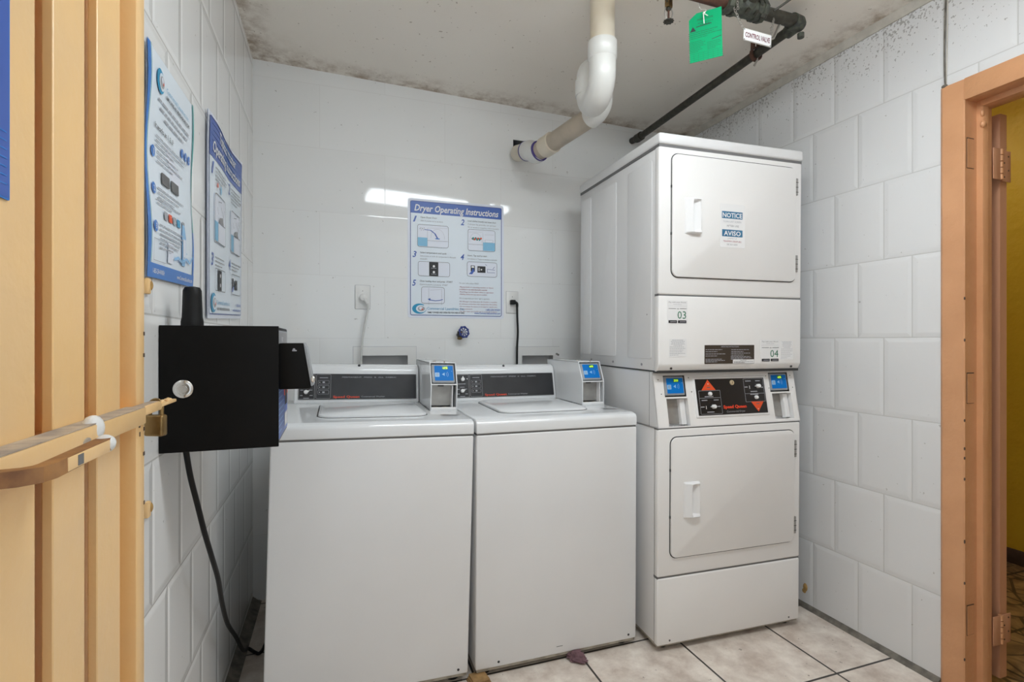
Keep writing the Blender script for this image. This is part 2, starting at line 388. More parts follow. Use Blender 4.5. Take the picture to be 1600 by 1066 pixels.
    def panel(s, u0, u1, v0, v1, w0, w1, m, holes=(), inner=None, floor_m=None):
        # plate with rectangular holes; hole=(a,b,c,d,depth): depth None is a through hole, else a pocket below w1
        us = sorted({u0, u1, *[h[0] for h in holes], *[h[1] for h in holes]}); vs = sorted({v0, v1, *[h[2] for h in holes], *[h[3] for h in holes]})
        for i in range(len(us)-1):
            for j in range(len(vs)-1):
                cu_, cv = (us[i]+us[i+1])/2, (vs[j]+vs[j+1])/2
                if any(h[0] < cu_ < h[1] and h[2] < cv < h[3] for h in holes): continue
                for w_, fl in ((w1, 0), (w0, 1)):
                    p = [(us[i], vs[j]), (us[i+1], vs[j]), (us[i+1], vs[j+1]), (us[i], vs[j+1])]
                    s.poly(p[::-1] if fl else p, w_, m)
        def side(a, b, lo, hi, mm):
            t = bmesh.new(); t.faces.new([t.verts.new(q) for q in ((*a, lo), (*b, lo), (*b, hi), (*a, hi))]); s.add(t, mm)
        for a, b in (((u0, v0), (u1, v0)), ((u1, v0), (u1, v1)), ((u1, v1), (u0, v1)), ((u0, v1), (u0, v0))): side(a, b, w0, w1, m)
        for h in holes:
            lo = w0 if h[4] is None else w1-h[4]
            mm = inner or m
            for a, b in (((h[1], h[2]), (h[0], h[2])), ((h[1], h[3]), (h[1], h[2])), ((h[0], h[3]), (h[1], h[3])), ((h[0], h[2]), (h[0], h[3]))): side(a, b, lo, w1, mm)
            if h[4] is not None: s.rect(h[0], h[1], h[2], h[3], lo, floor_m or mm)
        return s
    def build(s, name, parent=None, **kw):
        if s.post:
            bmesh.ops.triangulate(s.bm, faces=[f for f in s.bm.faces if len(f.verts) > 4 or f.calc_area() > 4e-4])
            for _ in range(7):
                E_ = [e for e in s.bm.edges if e.calc_length() > .022]
                if not E_: break
                bmesh.ops.subdivide_edges(s.bm, edges=E_, cuts=1)
            for v in s.bm.verts: v.co = s.post(v.co)
        me = bpy.data.meshes.new(name); s.bm.to_mesh(me); s.bm.free()
        for m in s.mats: me.materials.append(m)
        try: me.set_sharp_from_angle(angle=math.radians(40))
        except Exception: pass
        o = bpy.data.objects.new(name, me); col.objects.link(o)
        if parent: o.parent = parent
        for k, v in kw.items(): o[k] = v
        return o
def rrect(u0, u1, v0, v1, r, n=5):
    if r <= 0: r = 1e-5
    P = []
    for cx, cy, a in ((u1-r, v0+r, -90), (u1-r, v1-r, 0), (u0+r, v1-r, 90), (u0+r, v0+r, 180)):
        for k in range(n+1):
            t = math.radians(a+90*k/n); P.append((cx+r*math.cos(t), cy+r*math.sin(t)))
    return P
def plane(o, u, v):
    u = Vector(u).normalized(); v = Vector(v).normalized(); w_ = u.cross(v)
    return Matrix(((u.x, v.x, w_.x, o[0]), (u.y, v.y, w_.y, o[1]), (u.z, v.z, w_.z, o[2]), (0, 0, 0, 1)))
def empty(name, loc=(0, 0, 0), rot=(0, 0, 0), parent=None, **kw):
    o = bpy.data.objects.new(name, None); col.objects.link(o); o.location = loc; o.rotation_euler = rot
    o.empty_display_size = .05
    if parent: o.parent = parent
    for k, v in kw.items(): o[k] = v
    return o
def copy_tree(o, parent=None):
    c = o.copy(); col.objects.link(c); c.parent = parent
    for ch in list(o.children): copy_tree(ch, c)
    return c
S = dict(kind='structure')

# ------------------------------------------------------------------ room shell
b = MB(); b.box(XL-.15, XR, -.15, YB+.15, -.08, 0, 'floor'); b.build('floor', **S)
b = MB()
pts = [(XL-.15, zc(XL-.15)), (XR+.10, zc(XR+.10)), (XR+.10, 2.60), (XL-.15, 2.60)]
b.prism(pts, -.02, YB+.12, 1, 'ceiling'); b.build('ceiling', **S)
# back wall with openings for the two laundry boxes and the drain
bx = [(.105, .355, .99, 1.140), (.940, 1.150, .99, 1.133)]
b = MB(); b.M = plane((0, YB, 0), (1, 0, 0), (0, 0, 1))
holes = [(*bx[0], .075), (*bx[1], .075), (.905, 1.03, 2.176, 2.282, .09)]
b.panel(XL, XR, 0, 2.56, -.12, 0, 'tile_back', holes, 'gapgrey', 'gapgrey')
b.build('wall_back', **S)
b = MB(); b.box(XL-.1, XL, YF, YB, 0, 2.56, 'tile_left'); b.build('wall_left', **S)
# right wall around the doorway
DY0, DY1, DZ = .30, 1.1835, 2.060
b = MB()
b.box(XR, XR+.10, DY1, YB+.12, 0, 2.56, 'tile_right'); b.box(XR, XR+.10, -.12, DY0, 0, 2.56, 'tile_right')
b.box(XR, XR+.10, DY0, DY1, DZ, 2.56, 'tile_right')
b.build('wall_right', **S)
b = MB(); b.box(.60, XR, -.12, YF, 0, 2.5, 'tile_back'); b.box(XL-.1, .60, -.12, YF, 2.15, 2.5, 'tile_back')
b.build('wall_front', **S)
# caulk and grime lines
b = MB(); b.M = Matrix.Identity(4)
b.prism([(XR-.006, zc(XR)-.030), (XR, zc(XR)-.030), (XR, zc(XR)+.01), (XR-.020, zc(XR)+.01)], 0, YB, 1, 'trim'); b.build('trim_1', **S)
b = MB(); b.prism([(XR-.022, 0), (XR, 0), (XR, .016)], 1.205, YB, 1, 'grime'); b.build('trim_2', **S)
b = MB(); b.prism([(XL, 0), (XL+.038, 0), (XL+.02, .006), (XL, .024)], .1, YB, 1, 'grime'); b.build('trim_3', **S)

# corridor beyond the doorway
b = MB(); b.box(XR, 3.6, -1.2, 4.2, -.08, 0, 'stone'); b.build('floor_corridor', **S)
b = MB(); b.box(3.45, 3.6, -1.2, 4.2, 0, 2.6, 'yellow_wall'); b.build('wall_corridor_right', **S)
b = MB(); b.box(XR+.10, XR+.112, 1.24, 4.2, 0, 2.6, 'yellow_wall'); b.build('wall_corridor_left', **S)
b = MB(); b.box(XR+.1, 3.45, 4.1, 4.2, 0, 2.6, 'yellow_wall'); b.build('wall_corridor_back', **S)
b = MB(); b.box(XR+.1, 3.45, -1.2, -1.1, 0, 2.6, 'yellow_wall'); b.build('wall_corridor_front', **S)
b = MB(); b.box(XR+.1, 3.6, -1.2, 4.2, 2.5, 2.6, 'yellow_wall'); b.build('ceiling_corridor', **S)
b = MB()
for i in range(14):
    b.box(3.438, 3.45, -1.1+i*.372, -1.1+i*.372+.365, 0, .078, 'brown_tile', .002)
b.build('baseboard_corridor', **S)

# ------------------------------------------------------------------ doorway frame and opened leaf
d1 = empty('door_1', (XR, 1.16, 0), **S)
b = MB(); b.M = Matrix.Translation((-XR, -1.16, 0))
y0, y1 = 1.2035, 1.129
# jamb profile (x depth, y), extruded upward
prof = [(XR-.004, y0), (XR-.012, y0-.010), (XR-.010, y1+.004), (XR-.006, y1), (2.056, y1), (2.056, 1.1115), (2.059, 1.1095), (2.084, 1.1095), (2.086, 1.114), (2.108, 1.114), (2.115, 1.120), (2.115, y0+.03), (2.106, y0+.03), (2.104, y1+.06), (XR, y0)]
b.prism(prof, 0, 2.075, 2, 'jamb')
# head: same section turned, spans toward the camera side
hz = 2.005
b.box(XR-.010, 2.056, DY0+.02, y1+.002, hz, 2.078, 'jamb', .003); b.box(2.054, 2.115, DY0+.02, y1-.012, hz-.018, 2.078, 'jamb', .002)
b.box(XR-.010, 2.056, DY0-.03, DY0+.05, 0, 2.078, 'jamb', .003); b.box(2.054, 2.115, DY0-.03, DY0+.065, 0, 2.078, 'jamb', .003)
# weld blobs
b.sphere((2.058, 1.1105, 1.925), .011, 'jamb', (1, .7, 1.1)); b.sphere((2.057, 1.112, 1.963), .008, 'jamb', (1, .6, 1.6))
for z in [1.35, 1.22, .92, .86, .80, .74, .55, .52, .41, .13]:
    b.sphere((XR-.0065, y1+.0015, z+random.uniform(-.03, .03)), .0035, 'jamb_dark', (.8, .8, 1.6), 8, 6)
b.build('door_frame', d1)
for zlo, zhi in ((1.777, 1.881), (.985, 1.09), (.205, .308)):
    b = MB(); b.M = Matrix.Translation((-XR, -1.16, 0)) @ plane((2.0035, y1-.0004, zlo), (1, 0, 0), (0, 0, 1))
    b.rect(0, .038, 0, zhi-zlo, .0003, 'jamb_dark'); b.slab(.003, .035, .002, zhi-zlo-.004, .0005, .0018, 'jamb', .002)
    b.build('strike_cover', d1)
leaf = None
b = MB(); b.M = Matrix.Translation((-XR, -1.16, 0)); b.box(2.160, 2.196, 1.118, 1.95, .035, 1.978, 'leaf')
leaf = b.build('door_leaf', d1)
for z0, z1 in ((1.747, 1.853), (.160, .259)):
    b = MB(); b.M = Matrix.Translation((-XR, -1.16, 0))
    b.box(2.108, 2.146, 1.1085, 1.1115, z0, z1, 'leaf', .001); b.box(2.158, 2.206, 1.111, 1.115, z0-.003, z1-.003, 'leaf', .001)
    for k in range(5):
        a = z0+(z1-z0)*k/5; b.cyl((2.152, 1.112, a+.001), (2.152, 1.112, a+(z1-z0)/5-.0015), .0075, 'jamb', 14)
    for q in range(4):
        b.sphere((2.170+(q % 2)*.022, 1.1105, z0+.012+q*.024), .003, 'jamb_dark', (1, .5, 1), 8, 6)
    b.build('hinge', leaf)

# thin cable in the gap over the door frame
b = MB(); b.tube([(XR-.004, 1.187, 2.44), (XR-.005, 1.189, 2.32), (XR-.004, 1.192, 2.2), (XR-.006, 1.189, 2.1), (XR-.006, 1.186, 2.078)], .0028, 'grime', 8, 5)
b.tube([(XR-.002, 1.183, 2.44), (XR-.002, 1.184, 2.3), (XR-.002, 1.187, 2.12), (XR-.004, 1.187, 2.082)], .0022, 'trim', 8, 5)
b.sphere((XR-.008, 1.189, 2.078), .008, 'grime', (1, 1.2, .8), 10, 8)
b.build('wall_cable', label='thin grey cable running down the wall joint to the corner of the peach door frame', category='cable')

# ------------------------------------------------------------------ ceiling tube lamp (outside the frame, seen in the glossy tiles), added corridor fill
t = empty('ceiling_light', (.855, .815, 2.44), (0, 0, -.15), label='white wraparound tube light on the laundry ceiling, mirrored in the glossy back wall tiles', category='light')
b = MB(); b.box(-.64, .64, -.155, .155, -.035, .0, 'lamp_body', .004); b.build('lamp_housing', t)
b = MB(); b.box(-.615, .615, -.125, .125, -.085, -.035, 'lamp', .02, 3); b.build('diffuser', t)
t = empty('corridor_fill_light', (2.8, 1.9, 2.5), label='unseen square fill light added to brighten the mustard corridor behind the peach door frame', category='light')  # out of view, added only to brighten the corridor
b = MB(); b.box(-.15, .15, -.15, .15, -.02, 0, 'lamp_body', .003); b.build('lamp_housing', t)
b = MB(); b.box(-.13, .13, -.13, .13, -.05, -.02, 'fill_lamp', .01); b.build('diffuser', t)

# ------------------------------------------------------------------ washing machines
RX = math.pi/2
def knob(b, c, d, r, h, ang, m='plastic_white'):
    # round base with a pointed grip, on a plane matrix already set in b.M
    b.lathe([(r, 0), (r, h*.35), (r*.8, h*.55), (r*.6, h*.6)], c, d, m, 20)
def washer(loc, lean):
    W, D = .652, .655
    t = empty('washing_machine', loc, (0, lean, 0))
    b = MB()
    b.box(0, W, 0, D, .032, .862, 'enamel', .006, 3)
    b.box(.004, W-.004, .004, D-.01, .022, .036, 'dirt', .003)
    for x in (.085, W-.035): b.cyl((x, -.0008, .050), (x, .004, .050), .0045, 'gap', 10)
    b.box(.31, .335, -.0012, 0, .66-.60, .0615, 'gapgrey')
    b.build('cabinet', t)
    for x in (.045, W-.045):
        for y in (.05, D-.06):
            q = MB(); q.cyl((x, y, 0), (x, y, .012), .022, 'black_rubber', 16); q.cyl((x, y, .01), (x, y, .035), .008, 'steel', 10); q.build('foot', t)
    b = MB()
    # top: front fascia slopes gently back, flat deck
    b.box(.003, W-.003, .004, D-.004, .858, .870, 'gapgrey')
    b.prism([(-.002, .868), (-.001, .902), (.006, .912), (.03, .917), (.50, .922), (D, .922), (D, .868)], 0, W, 0, 'enamel_top', .004, 3)
    b.build('top_deck', t)
    b = MB(); b.M = plane((0, 0, .9165), (1, .0, 0), (0, 1, .008))
    b.slab(.128, .515, .115, .500, 0, .0015, 'gap', .055); b.slab(.132, .512, .119, .497, .0, .010, 'enamel_top', .05, .007)
    b.build('lid', t)
    # back console
    x0, x1 = .028, .538
    prof = [(.531, .915), (.520, .925), (.553, 1.062), (.562, 1.077), (.585, 1.084), (.635, 1.084), (.645, 1.07), (.650, .915)]
    b = MB(); b.prism(prof, x0, x1, 0, 'enamel_top', .006, 3)
    b.sphere((.5*(x0+x1)+.0, .566, 1.079), .006, 'gap', (1, 1, 1), 12, 8)
    b.build('control_console', t)
    # panel plane
    o = (0, .5245, .934); v = Vector((0, .553-.520, 1.062-.925)).normalized()
    PM = plane((0, .520-.0008, .925), (1, 0, 0), v)
    p0, p1, q0, q1 = .044, .526, .014, .122
    b = MB(); b.M = PM; b.slab(p0, p1, q0, q1, -.001, .0025, 'panel', .003)
    w_ = .0032
    b.frame(p0+.001, p0+.063, q0+.002, q1-.002, .0012, w_, 'grey_print'); b.frame(p0+.068, p0+.126, q0+.004, q1-.003, .0012, w_, 'grey_print', .004)
    b.frame(p0+.002, p1-.002, q0+.001, q1-.001, .001, w_, 'dkgrey_print')
    for k in range(3):
        vv = .078-k*.021; b.frame(p0+.075, p0+.119, q0-.014+vv, q0+.002+vv, .0008, w_, 'midgrey_print', .003)
        b.disc(p0+.082, q0-.006+vv, .0016, w_, 'white_print', None, 8); b.rect(p0+.093, p0+.102, q0-.009+vv, q0-.003+vv, w_, 'midgrey_print')
    b.rect(p0+.081, p0+.114, q1-.018, q1-.0155, w_, 'midgrey_print')
    for (a, c, ww) in ((.012, .062, .035), (.02, .047, .022), (.008, .038, .012), (.040, .038, .014), (.008, .016, .01), (.044, .016, .012), (.020, .005, .022)):
        b.rect(p0+a, p0+a+ww, q0+c, q0+c+.0022, w_, 'midgrey_print')
    b.disc(p0+.056, q0+.086, .0025, w_, 'white_print', None, 8)
    pn = b.build('control_panel', t)
    b = MB(); b.M = PM
    b.text('Speed Queen', p0+.136, q0+.006, .0095, 'red_print', .106, w_, .03)
    b.build('lettering', pn); b = MB(); b.M = PM
    b.text('Commercial Washer', p0+.249, q0+.0075, .0065, 'midgrey_print', .098, w_, .0)
    b.build('lettering', pn); b = MB(); b.M = PM
    b.text('PERMANENT  PRESS  &  ALL  FABRIC', p0+.170, q1-.0165, .0048, 'midgrey_print', .225, w_, .0)
    b.build('lettering', pn)
    for (u, vv, ang) in ((p0+.034, q0+.083, 90), (p0+.030, q0+.030, 20)):
        b = MB(); b.M = PM @ Matrix.Translation((u, vv, .0025))
        b.lathe([(.0125, 0), (.0125, .002)], (0, 0, 0), (0, 0, 1), 'panel_black', 20)
        b.lathe([(.0085, .002), (.0085, .013), (.0070, .016), (.004, .0165)], (0, 0, 0), (0, 0, 1), 'plastic_white', 20)
        a = math.radians(ang); c, s_ = math.cos(a), math.sin(a)
        b.prism([(c*.0145, s_*.0145), (-s_*.0075, c*.0075), (-c*.006, -s_*.006), (s_*.0075, -c*.0075)], .003, .0145, 2, 'plastic_white')
        b.build('knob', pn)
    # card payment box standing on the deck beside the console
    X0, X1, Y0 = .540, .647, .250
    H0, H1, H2 = .9195, 1.022, 1.108
    b = MB()
    T = .004
    prof = [(Y0, H0), (Y0, H1), (Y0+.042, H2), (.640, H2), (.640, H0)]
    for xa in (X0, X1-T): b.prism(prof, xa, xa+T, 0, 'enamel_top', .0012, 1)
    b.box(X0, X1, Y0+.042, .640, H2-T, H2, 'enamel_top', .001); b.box(X0, X1, .636, .640, H0, H2, 'enamel_top')
    b.box(X0, X1, Y0, .640, H0, H0+T, 'enamel_top'); b.box(X0+T, X1-T, Y0, Y0+.012, H0, H0+.013, 'plastic_white', .002)
    b.box(X0+T, X1-T, Y0+.0, Y0+.03, H1-.002, H1+.002, 'plastic_white')
    b.box(X0+.012, X0+.03, Y0+.003, Y0+.010, H0+.012, H0+.0145, 'dirt', .001); b.box(X0+.05, X0+.066, Y0+.003, Y0+.010, H0+.012, H0+.0145, 'dirt', .001)
    b.cyl((X0+.03, .36, H2), (X0+.03, .36, H2+.004), .008, 'chrome', 14); b.sphere((X0+.06, Y0+.044, H2+.001), .003, 'brass', (1, 1, 1), 8, 6)
    pb = b.build('payment_box', t, label='white steel card payment box')
    b = MB(); b.box(X0+T, X1-T-.014, Y0+.035, Y0+.037, H0+.016, H1-.004, 'steel'); b.box(X1-T-.016, X1-T-.013, Y0+.006, Y0+.037, H0+.012, H1-.004, 'plastic_white')
    b.box(X0+.034, X0+.058, Y0+.033, Y0+.036, H1-.010, H1-.004, 'gap')
    b.build('coin_return_plate', pb)
    sv = Vector((0, .042, H2-H1)).normalized()
    RM = plane((X0+T, Y0+.0062, H1+.003), (1, 0, 0), sv)
    b = MB(); b.M = RM; reader(b, .099, .088, 'd5'); b.build('card_reader', pb)
    return t
def reader(b, Wd, Hd, txt):
    # grey bezel with a blue face, small green display, card icon and wave icon; local u,v
    b.rect(0, Wd, 0, Hd, -.010, 'gap')
    b.slab(.004, Wd-.004, .006, Hd-.003, -.010, -.003, 'reader_grey', .004, .002)
    b.slab(.015, Wd-.009, .014, Hd-.010, -.004, -.0022, 'reader_blue', .003)
    w_ = -.0018
    b.rect(.046, .070, Hd-.026, Hd-.012, w_, 'led_back')
    b.text(txt, .058, Hd-.0235, .0085, 'led', .019, w_+.0004, .01, 0, 'C')
    b.slab(.016, .034, .030, .048, w_-.0003, w_+.0004, 'reader_pale', .002); b.frame(.0205, .0295, .0345, .0435, .002, w_+.0008, 'grey_print')
    b.poly([(.044, .041), (.055, .048), (.055, .034)], w_, 'reader_pale')
    for k in range(2):
        r0 = .008+k*.006
        P = [(.055+r0*math.cos(a), .041+r0*math.sin(a)) for a in [math.radians(-45+15*i) for i in range(7)]]
        Q = [(.055+(r0+.0012)*math.cos(a), .041+(r0+.0012)*math.sin(a)) for a in [math.radians(45-15*i) for i in range(7)]]
        b.poly(P+Q, w_, 'reader_pale')
    b.disc(.084, .054, .0013, w_, 'reader_pale', None, 8)
wl = washer((-.2145, 1.745, .0), .026)
wl.location.z = .018
wl['label'] = 'top loading white washing machine nearest the left wall, partly behind the black payment box'; wl['category'] = 'washing machine'; wl['group'] = 'top loading washing machines'
wr = copy_tree(wl); wr.location = (.4655, 1.745, .0); wr.rotation_euler = (0, .004, 0)
wr['label'] = 'top loading white washing machine in the middle, standing against the stacked dryer'
b = MB(); b.cyl((.022, .0045, .896), (.022, -.002, .896), .0045, 'gap', 10); b.build('plug', wl)
# decal on each deck
for wm, u0 in ((wl, 0), (wr, 0)):
    b = MB(); b.M = plane((.555, .12, .9205), (1, -.3, 0), (.3, 1, 0))
    b.rect(0, .07, 0, .018, .001, 'grey_print'); b.rect(.008, .03, .004, .013, .0015, 'dkgrey_print'); b.rect(.04, .062, .003, .014, .0015, 'midgrey_print')
    b.build('deck_sticker', wm)

# ------------------------------------------------------------------ stacked dryer
def handle_plate(b, u0, v0, W=.072, H=.140, m='plastic_white'):
    # recessed pull: a swelling left half, a scooped pocket on the right, ledge below
    nu, nv = 30, 44; t = bmesh.new(); g = []
    def sm(a, b_, x): x = max(0, min(1, (x-a)/(b_-a))); return x*x*(3-2*x)
    for j in range(nv+1):
        row = []
        for i in range(nu+1):
            u, v = i/nu, j/nv
            h = .004+.013*sm(0, .42, u)
            if u > .42: h = .017
            ins = sm(.42, .47, u)*(1-sm(.93, .97, u))*sm(.05, .12, v)*(1-sm(.86+.08*(u-.4), .93+.08*(u-.4), v))
            floor_h = -.001+.013*sm(.45, 1.0, u)
            h = h*(1-ins)+floor_h*ins
            if u > .93: h = min(h, .010+.004*(1-v))
            edge = min(1, u*16, (1-u)*16, v*24, (1-v)*24)
            h *= max(0, edge)**.5
            row.append(t.verts.new((u0+u*W, v0+v*H, h)))
        g.append(row)
    for j in range(nv):
        for i in range(nu): t.faces.new((g[j][i], g[j][i+1], g[j+1][i+1], g[j+1][i]))
    b.add(t, m, True)
dr = empty('stacked_dryer', (1.1594, 1.6664, 0), (0.0075, 0, -.0361), label='tall white stacked double tumble dryer with two square doors, standing in the right corner', category='dryer')
W, D = .683, .715
FP = plane((0, 0, 0), (1, 0, 0), (0, 0, 1))      # u=x, v=z, w toward viewer (-y)
FM = lambda w_=0: Matrix.Translation((0, -w_, 0)) @ FP
EW = 'enamel_warm'
b = MB(); b.box(.002, W-.002, .012, D, .03, .860, 'enamel', .005); b.box(.004, W-.004, .008, D-.01, .020, .034, 'dirt', .003)
# rounded front corner post line
b.box(-.0006, .0, .020, .0215, .03, .86, 'gapgrey')
b.build('lower_cabinet', dr)
for x in (.05, W-.04):
    for y in (.05, D-.06):
        q = MB(); q.cyl((x, y, 0), (x, y, .010), .018, 'black_rubber', 14); q.cyl((x, y, .008), (x, y, .03), .007, 'steel', 10); q.build('foot', dr)
b = MB(); b.box(0, W, 0, .03, .028, .286, EW, .007, 3)
for x in (.055, W-.055): b.cyl((x, -.0006, .044), (x, .004, .044), .004, 'dkgrey_print', 10)
b.build('kick_panel', dr)
b = MB(); b.box(.002, W-.002, .004, .03, .284, .294, 'gapgrey'); b.box(0, W, 0, .03, .2915, .858, EW, .007, 3); b.build('lower_front_panel', dr)
b = MB(); b.box(.002, W-.002, .004, .03, .855, .866, 'gapgrey'); b.build('panel_seam', dr)
def dryer_door(z0, z1, hz):
    b = MB(); b.M = FM(); b.slab(.0515, .6515, z0-.0035, z1+.0035, .0, .0012, 'gap', .030)
    b.slab(.055, .6475, z0, z1, .0, .0085, EW, .027, .004)
    d = b.build('dryer_door', dr)
    b = MB(); b.M = FM(.0083); handle_plate(b, .108, hz); b.build('handle', d)
    for a in (.042, .36):
        q = MB(); q.box(.644, .6555, -.009, 0, z1-a-.070, z1-a, 'steel', .0015)
        for k in range(3): q.box(.6435, .656, -.0095, -.004, z1-a-.058+k*.02, z1-a-.056+k*.02, 'gap')
        q.build('hinge', d)
    for a in (.12, .30):
        q = MB(); q.box(.0505, .0545, -.004, 0, z1-a-.01, z1-a, 'gap'); q.build('latch', d)
    return d
dl = dryer_door(.362, .825, .512)
# console with slanted face
CB, CT, CS = .862, 1.076, .042
b = MB(); b.prism([(0, CB), (0, CB+.004), (CS, CT), (D, CT), (D, CB)], .0, .004, 0, 'enamel'); b.prism([(0, CB), (0, CB+.004), (CS, CT), (D, CT), (D, CB)], W-.004, W, 0, 'enamel')
b.box(0, W, .0, D, CB, CB+.004, 'enamel'); b.box(0, W, CS, D, CT-.003, CT, 'enamel'); b.box(0, W, D-.004, D, CB, CT, 'enamel')
b.box(-.0006, 0, .060, .0615, CB, CT, 'gapgrey')
cv = Vector((0, CS, CT-CB-.004)); CL = cv.length; CP = plane((0, 0, CB+.004), (1, 0, 0), cv)
b.M = CP
vz = lambda z: (z-CB-.004)/(CT-CB-.004)*CL
# openings: two readers and two coin pockets
H = [(.045, .143, vz(.978), vz(1.060), .014), (.050, .146, vz(.868), vz(.972), .05), (.550, .651, vz(.984), vz(1.063), .014), (.556, .654, vz(.875), vz(.978), .05)]
b.panel(0, W, 0, CL, -.003, 0, EW, [(h[0], h[1], h[2], h[3], None) for h in H])
for h in H[1::2]:
    b.panel(h[0]-.001, h[1]+.001, h[2]-.001, h[3]+.001, -.05, -.003, 'plastic_white', [(h[0], h[1], h[2], h[3], .040)], 'plastic_white', 'plastic_white')
for h in H[0::2]:
    b.panel(h[0]-.001, h[1]+.001, h[2]-.001, h[3]+.001, -.02, -.003, 'gap', [(h[0], h[1], h[2], h[3], .012)], 'gap', 'gap')
for u, z in ((.022, 1.045), (.030, .99), (.160, 1.05), (.168, .995), (.537, 1.05), (.545, 1.0), (.663, 1.05), (.668, 1.0)):
    b.disc(u, vz(z), .0022, .0006, 'gap', None, 8)
cons = b.build('control_console', dr)
for h, tx in ((H[0], '2520'), (H[2], 'd5')):
    q = MB(); q.M = CP @ Matrix.Translation((h[0], h[2], 0)); reader(q, h[1]-h[0], h[3]-h[2], tx); q.build('card_reader', cons)
for h in H[1::2]:
    q = MB(); q.M = CP @ Matrix.Translation((h[0], h[2], -.035)); ww, hh = h[1]-h[0], h[3]-h[2]
    q.slab(.006, ww-.026, .010, hh-.001, 0, .002, 'steel', .001); q.slab(ww-.028, ww-.004, .004, hh-.001, .0, .020, 'plastic_white', .002, .004); q.build('coin_return_plate', cons)
b = MB(); b.M = CP
pu0, pu1, pv0, pv1 = .186, .520, vz(.902), vz(1.043)
b.slab(pu0-.010, pu1+.010, pv0-.008, pv1+.008, -.001, .003, 'plastic_white', .004, .0015); b.slab(pu0, pu1, pv0, pv1, .002, .0036, 'panel_black', .002)
U = lambda a: pu0+(pu1-pu0)*a
V = lambda a: pv0+(pv1-pv0)*a
w_ = .0042
M['orange'] = mat('orange_print', (.75, .085, .02), .45)
b.poly([(U(.075), V(.69)), (U(.275), V(.69)), (U(.175), V(.98))], w_, 'orange'); b.poly([(U(.955), V(.33)), (U(.765), V(.33)), (U(.86), V(.04))], w_, 'orange')
b.rect(U(.155), U(.2), V(.75), V(.775), w_+.0004, 'dkgrey_print'); b.rect(U(.84), U(.885), V(.25), V(.275), w_+.0004, 'dkgrey_print')
b.disc(U(.175), V(.86), .002, w_+.0004, 'white_print', None, 8); b.disc(U(.86), V(.12), .002, w_+.0004, 'white_print', None, 8)
for a in ((.03, .335, .47, .68), (.03, .335, .03, .48), (.69, .985, .55, .985), (.69, .985, .32, .56)):
    b.frame(U(a[0]), U(a[1]), V(a[2]), V(a[3]), .0012, w_, 'midgrey_print', .003)
for (a, c, ww) in ((.06, .40, .08), (.23, .40, .07), (.04, .22, .05), (.27, .22, .045), (.12, .075, .10), (.11, .50, .12), (.72, .90, .08), (.87, .90, .07), (.70, .73, .045), (.94, .71, .035), (.78, .60, .10), (.77, .52, .12)):
    b.rect(U(a), U(a+ww), V(c), V(c+.025), w_, 'midgrey_print')
for a, c in ((.11, .17), (.77, .69)): b.rect(U(a), U(a+.007), V(c), V(c+.09), w_, 'white_print')
pn = b.build('control_panel', cons)
b = MB(); b.M = CP
b.text('Speed Queen', U(.355), V(.17), .0125, 'red_print', (pu1-pu0)*.335, w_, .04); b.build('lettering', pn); b = MB(); b.M = CP; b.text('Commercial Dryer', U(.395), V(.055), .0075, 'midgrey_print', (pu1-pu0)*.27, w_)
b.build('lettering', pn)
for (a, c) in ((.21, .23), (.89, .76)):
    q = MB(); q.M = CP @ Matrix.Translation((U(a), V(c), .0036))
    q.lathe([(.013, 0), (.013, .002)], (0, 0, 0), (0, 0, 1), 'panel_black', 20); q.lathe([(.0085, .002), (.008, .013), (.006, .016)], (0, 0, 0), (0, 0, 1), 'plastic_white', 18)
    q.prism([(-.016, .0), (0, .0075), (.006, 0), (0, -.0075)], .003, .014, 2, 'plastic_white'); q.build('knob', pn)
for (a, c) in ((.185, .585), (.85, .445)):
    q = MB(); q.M = CP @ Matrix.Translation((U(a), V(c), .0036)); q.lathe([(.008, 0), (.008, .006), (.006, .009), (.002, .010)], (0, 0, 0), (0, 0, 1), 'plastic_white', 18); q.build('push_button', pn)
q = MB(); q.M = CP @ Matrix.Translation((U(.52), V(.88), .0036)); q.lathe([(.010, 0), (.010, .003), (.0065, .004), (.0065, .003)], (0, 0, 0), (0, 0, 1), 'lock_gold', 20); q.rect(-.001, .001, -.004, .004, .0045, 'gap'); q.build('key_lock', pn)
# upper cabinet
b = MB(); b.box(.002, W-.002, .012, D, 1.079, 1.936, 'enamel', .005)
b.box(.003, W-.003, .01, D-.002, 1.072, 1.082, 'gap')
for y0_, y1_ in ((.05, .235), (.335, .560), (.59, .70)):
    b.M = plane((.002, 0, 0), (0, -1, 0), (0, 0, 1)); b.slab(-y1_, -y0_, 1.125, 1.90, -.001, .0022, 'enamel', .012, .0018); b.M = Matrix.Identity(4)
for y in (.12, .36, .58): b.cyl((.0018, y, 1.101), (-.001, y, 1.101), .005, 'grey_print', 10)
b.cyl((-.001, .08, 1.30), (.001, .08, 1.30), .003, 'grey_print', 8)
b.build('upper_cabinet', dr)
b = MB(); b.box(0, W, 0, .03, 1.3735, 1.938, EW, .007, 3); b.box(.002, W-.002, .004, .03, 1.366, 1.376, 'gapgrey'); b.build('upper_front_panel', dr)
b = MB(); b.prism([(0, 1.104), (0, 1.369), (.03, 1.369), (.03, 1.078), (.014, 1.078)], 0, W, 0, EW, .005, 3)
for x in (.060, W-.045): b.cyl((x, .004, 1.090), (x, .012, 1.092), .0045, 'gap', 10)
ap = b.build('access_panel', dr)
b = MB(); b.box(-.003, W+.003, -.006, D+.002, 1.945, 1.988, 'enamel', .009, 3); b.box(.001, W-.001, .001, D-.002, 1.935, 1.947, 'gapgrey'); b.build('top_cover', dr)
du = dryer_door(1.442, 1.912, 1.608)
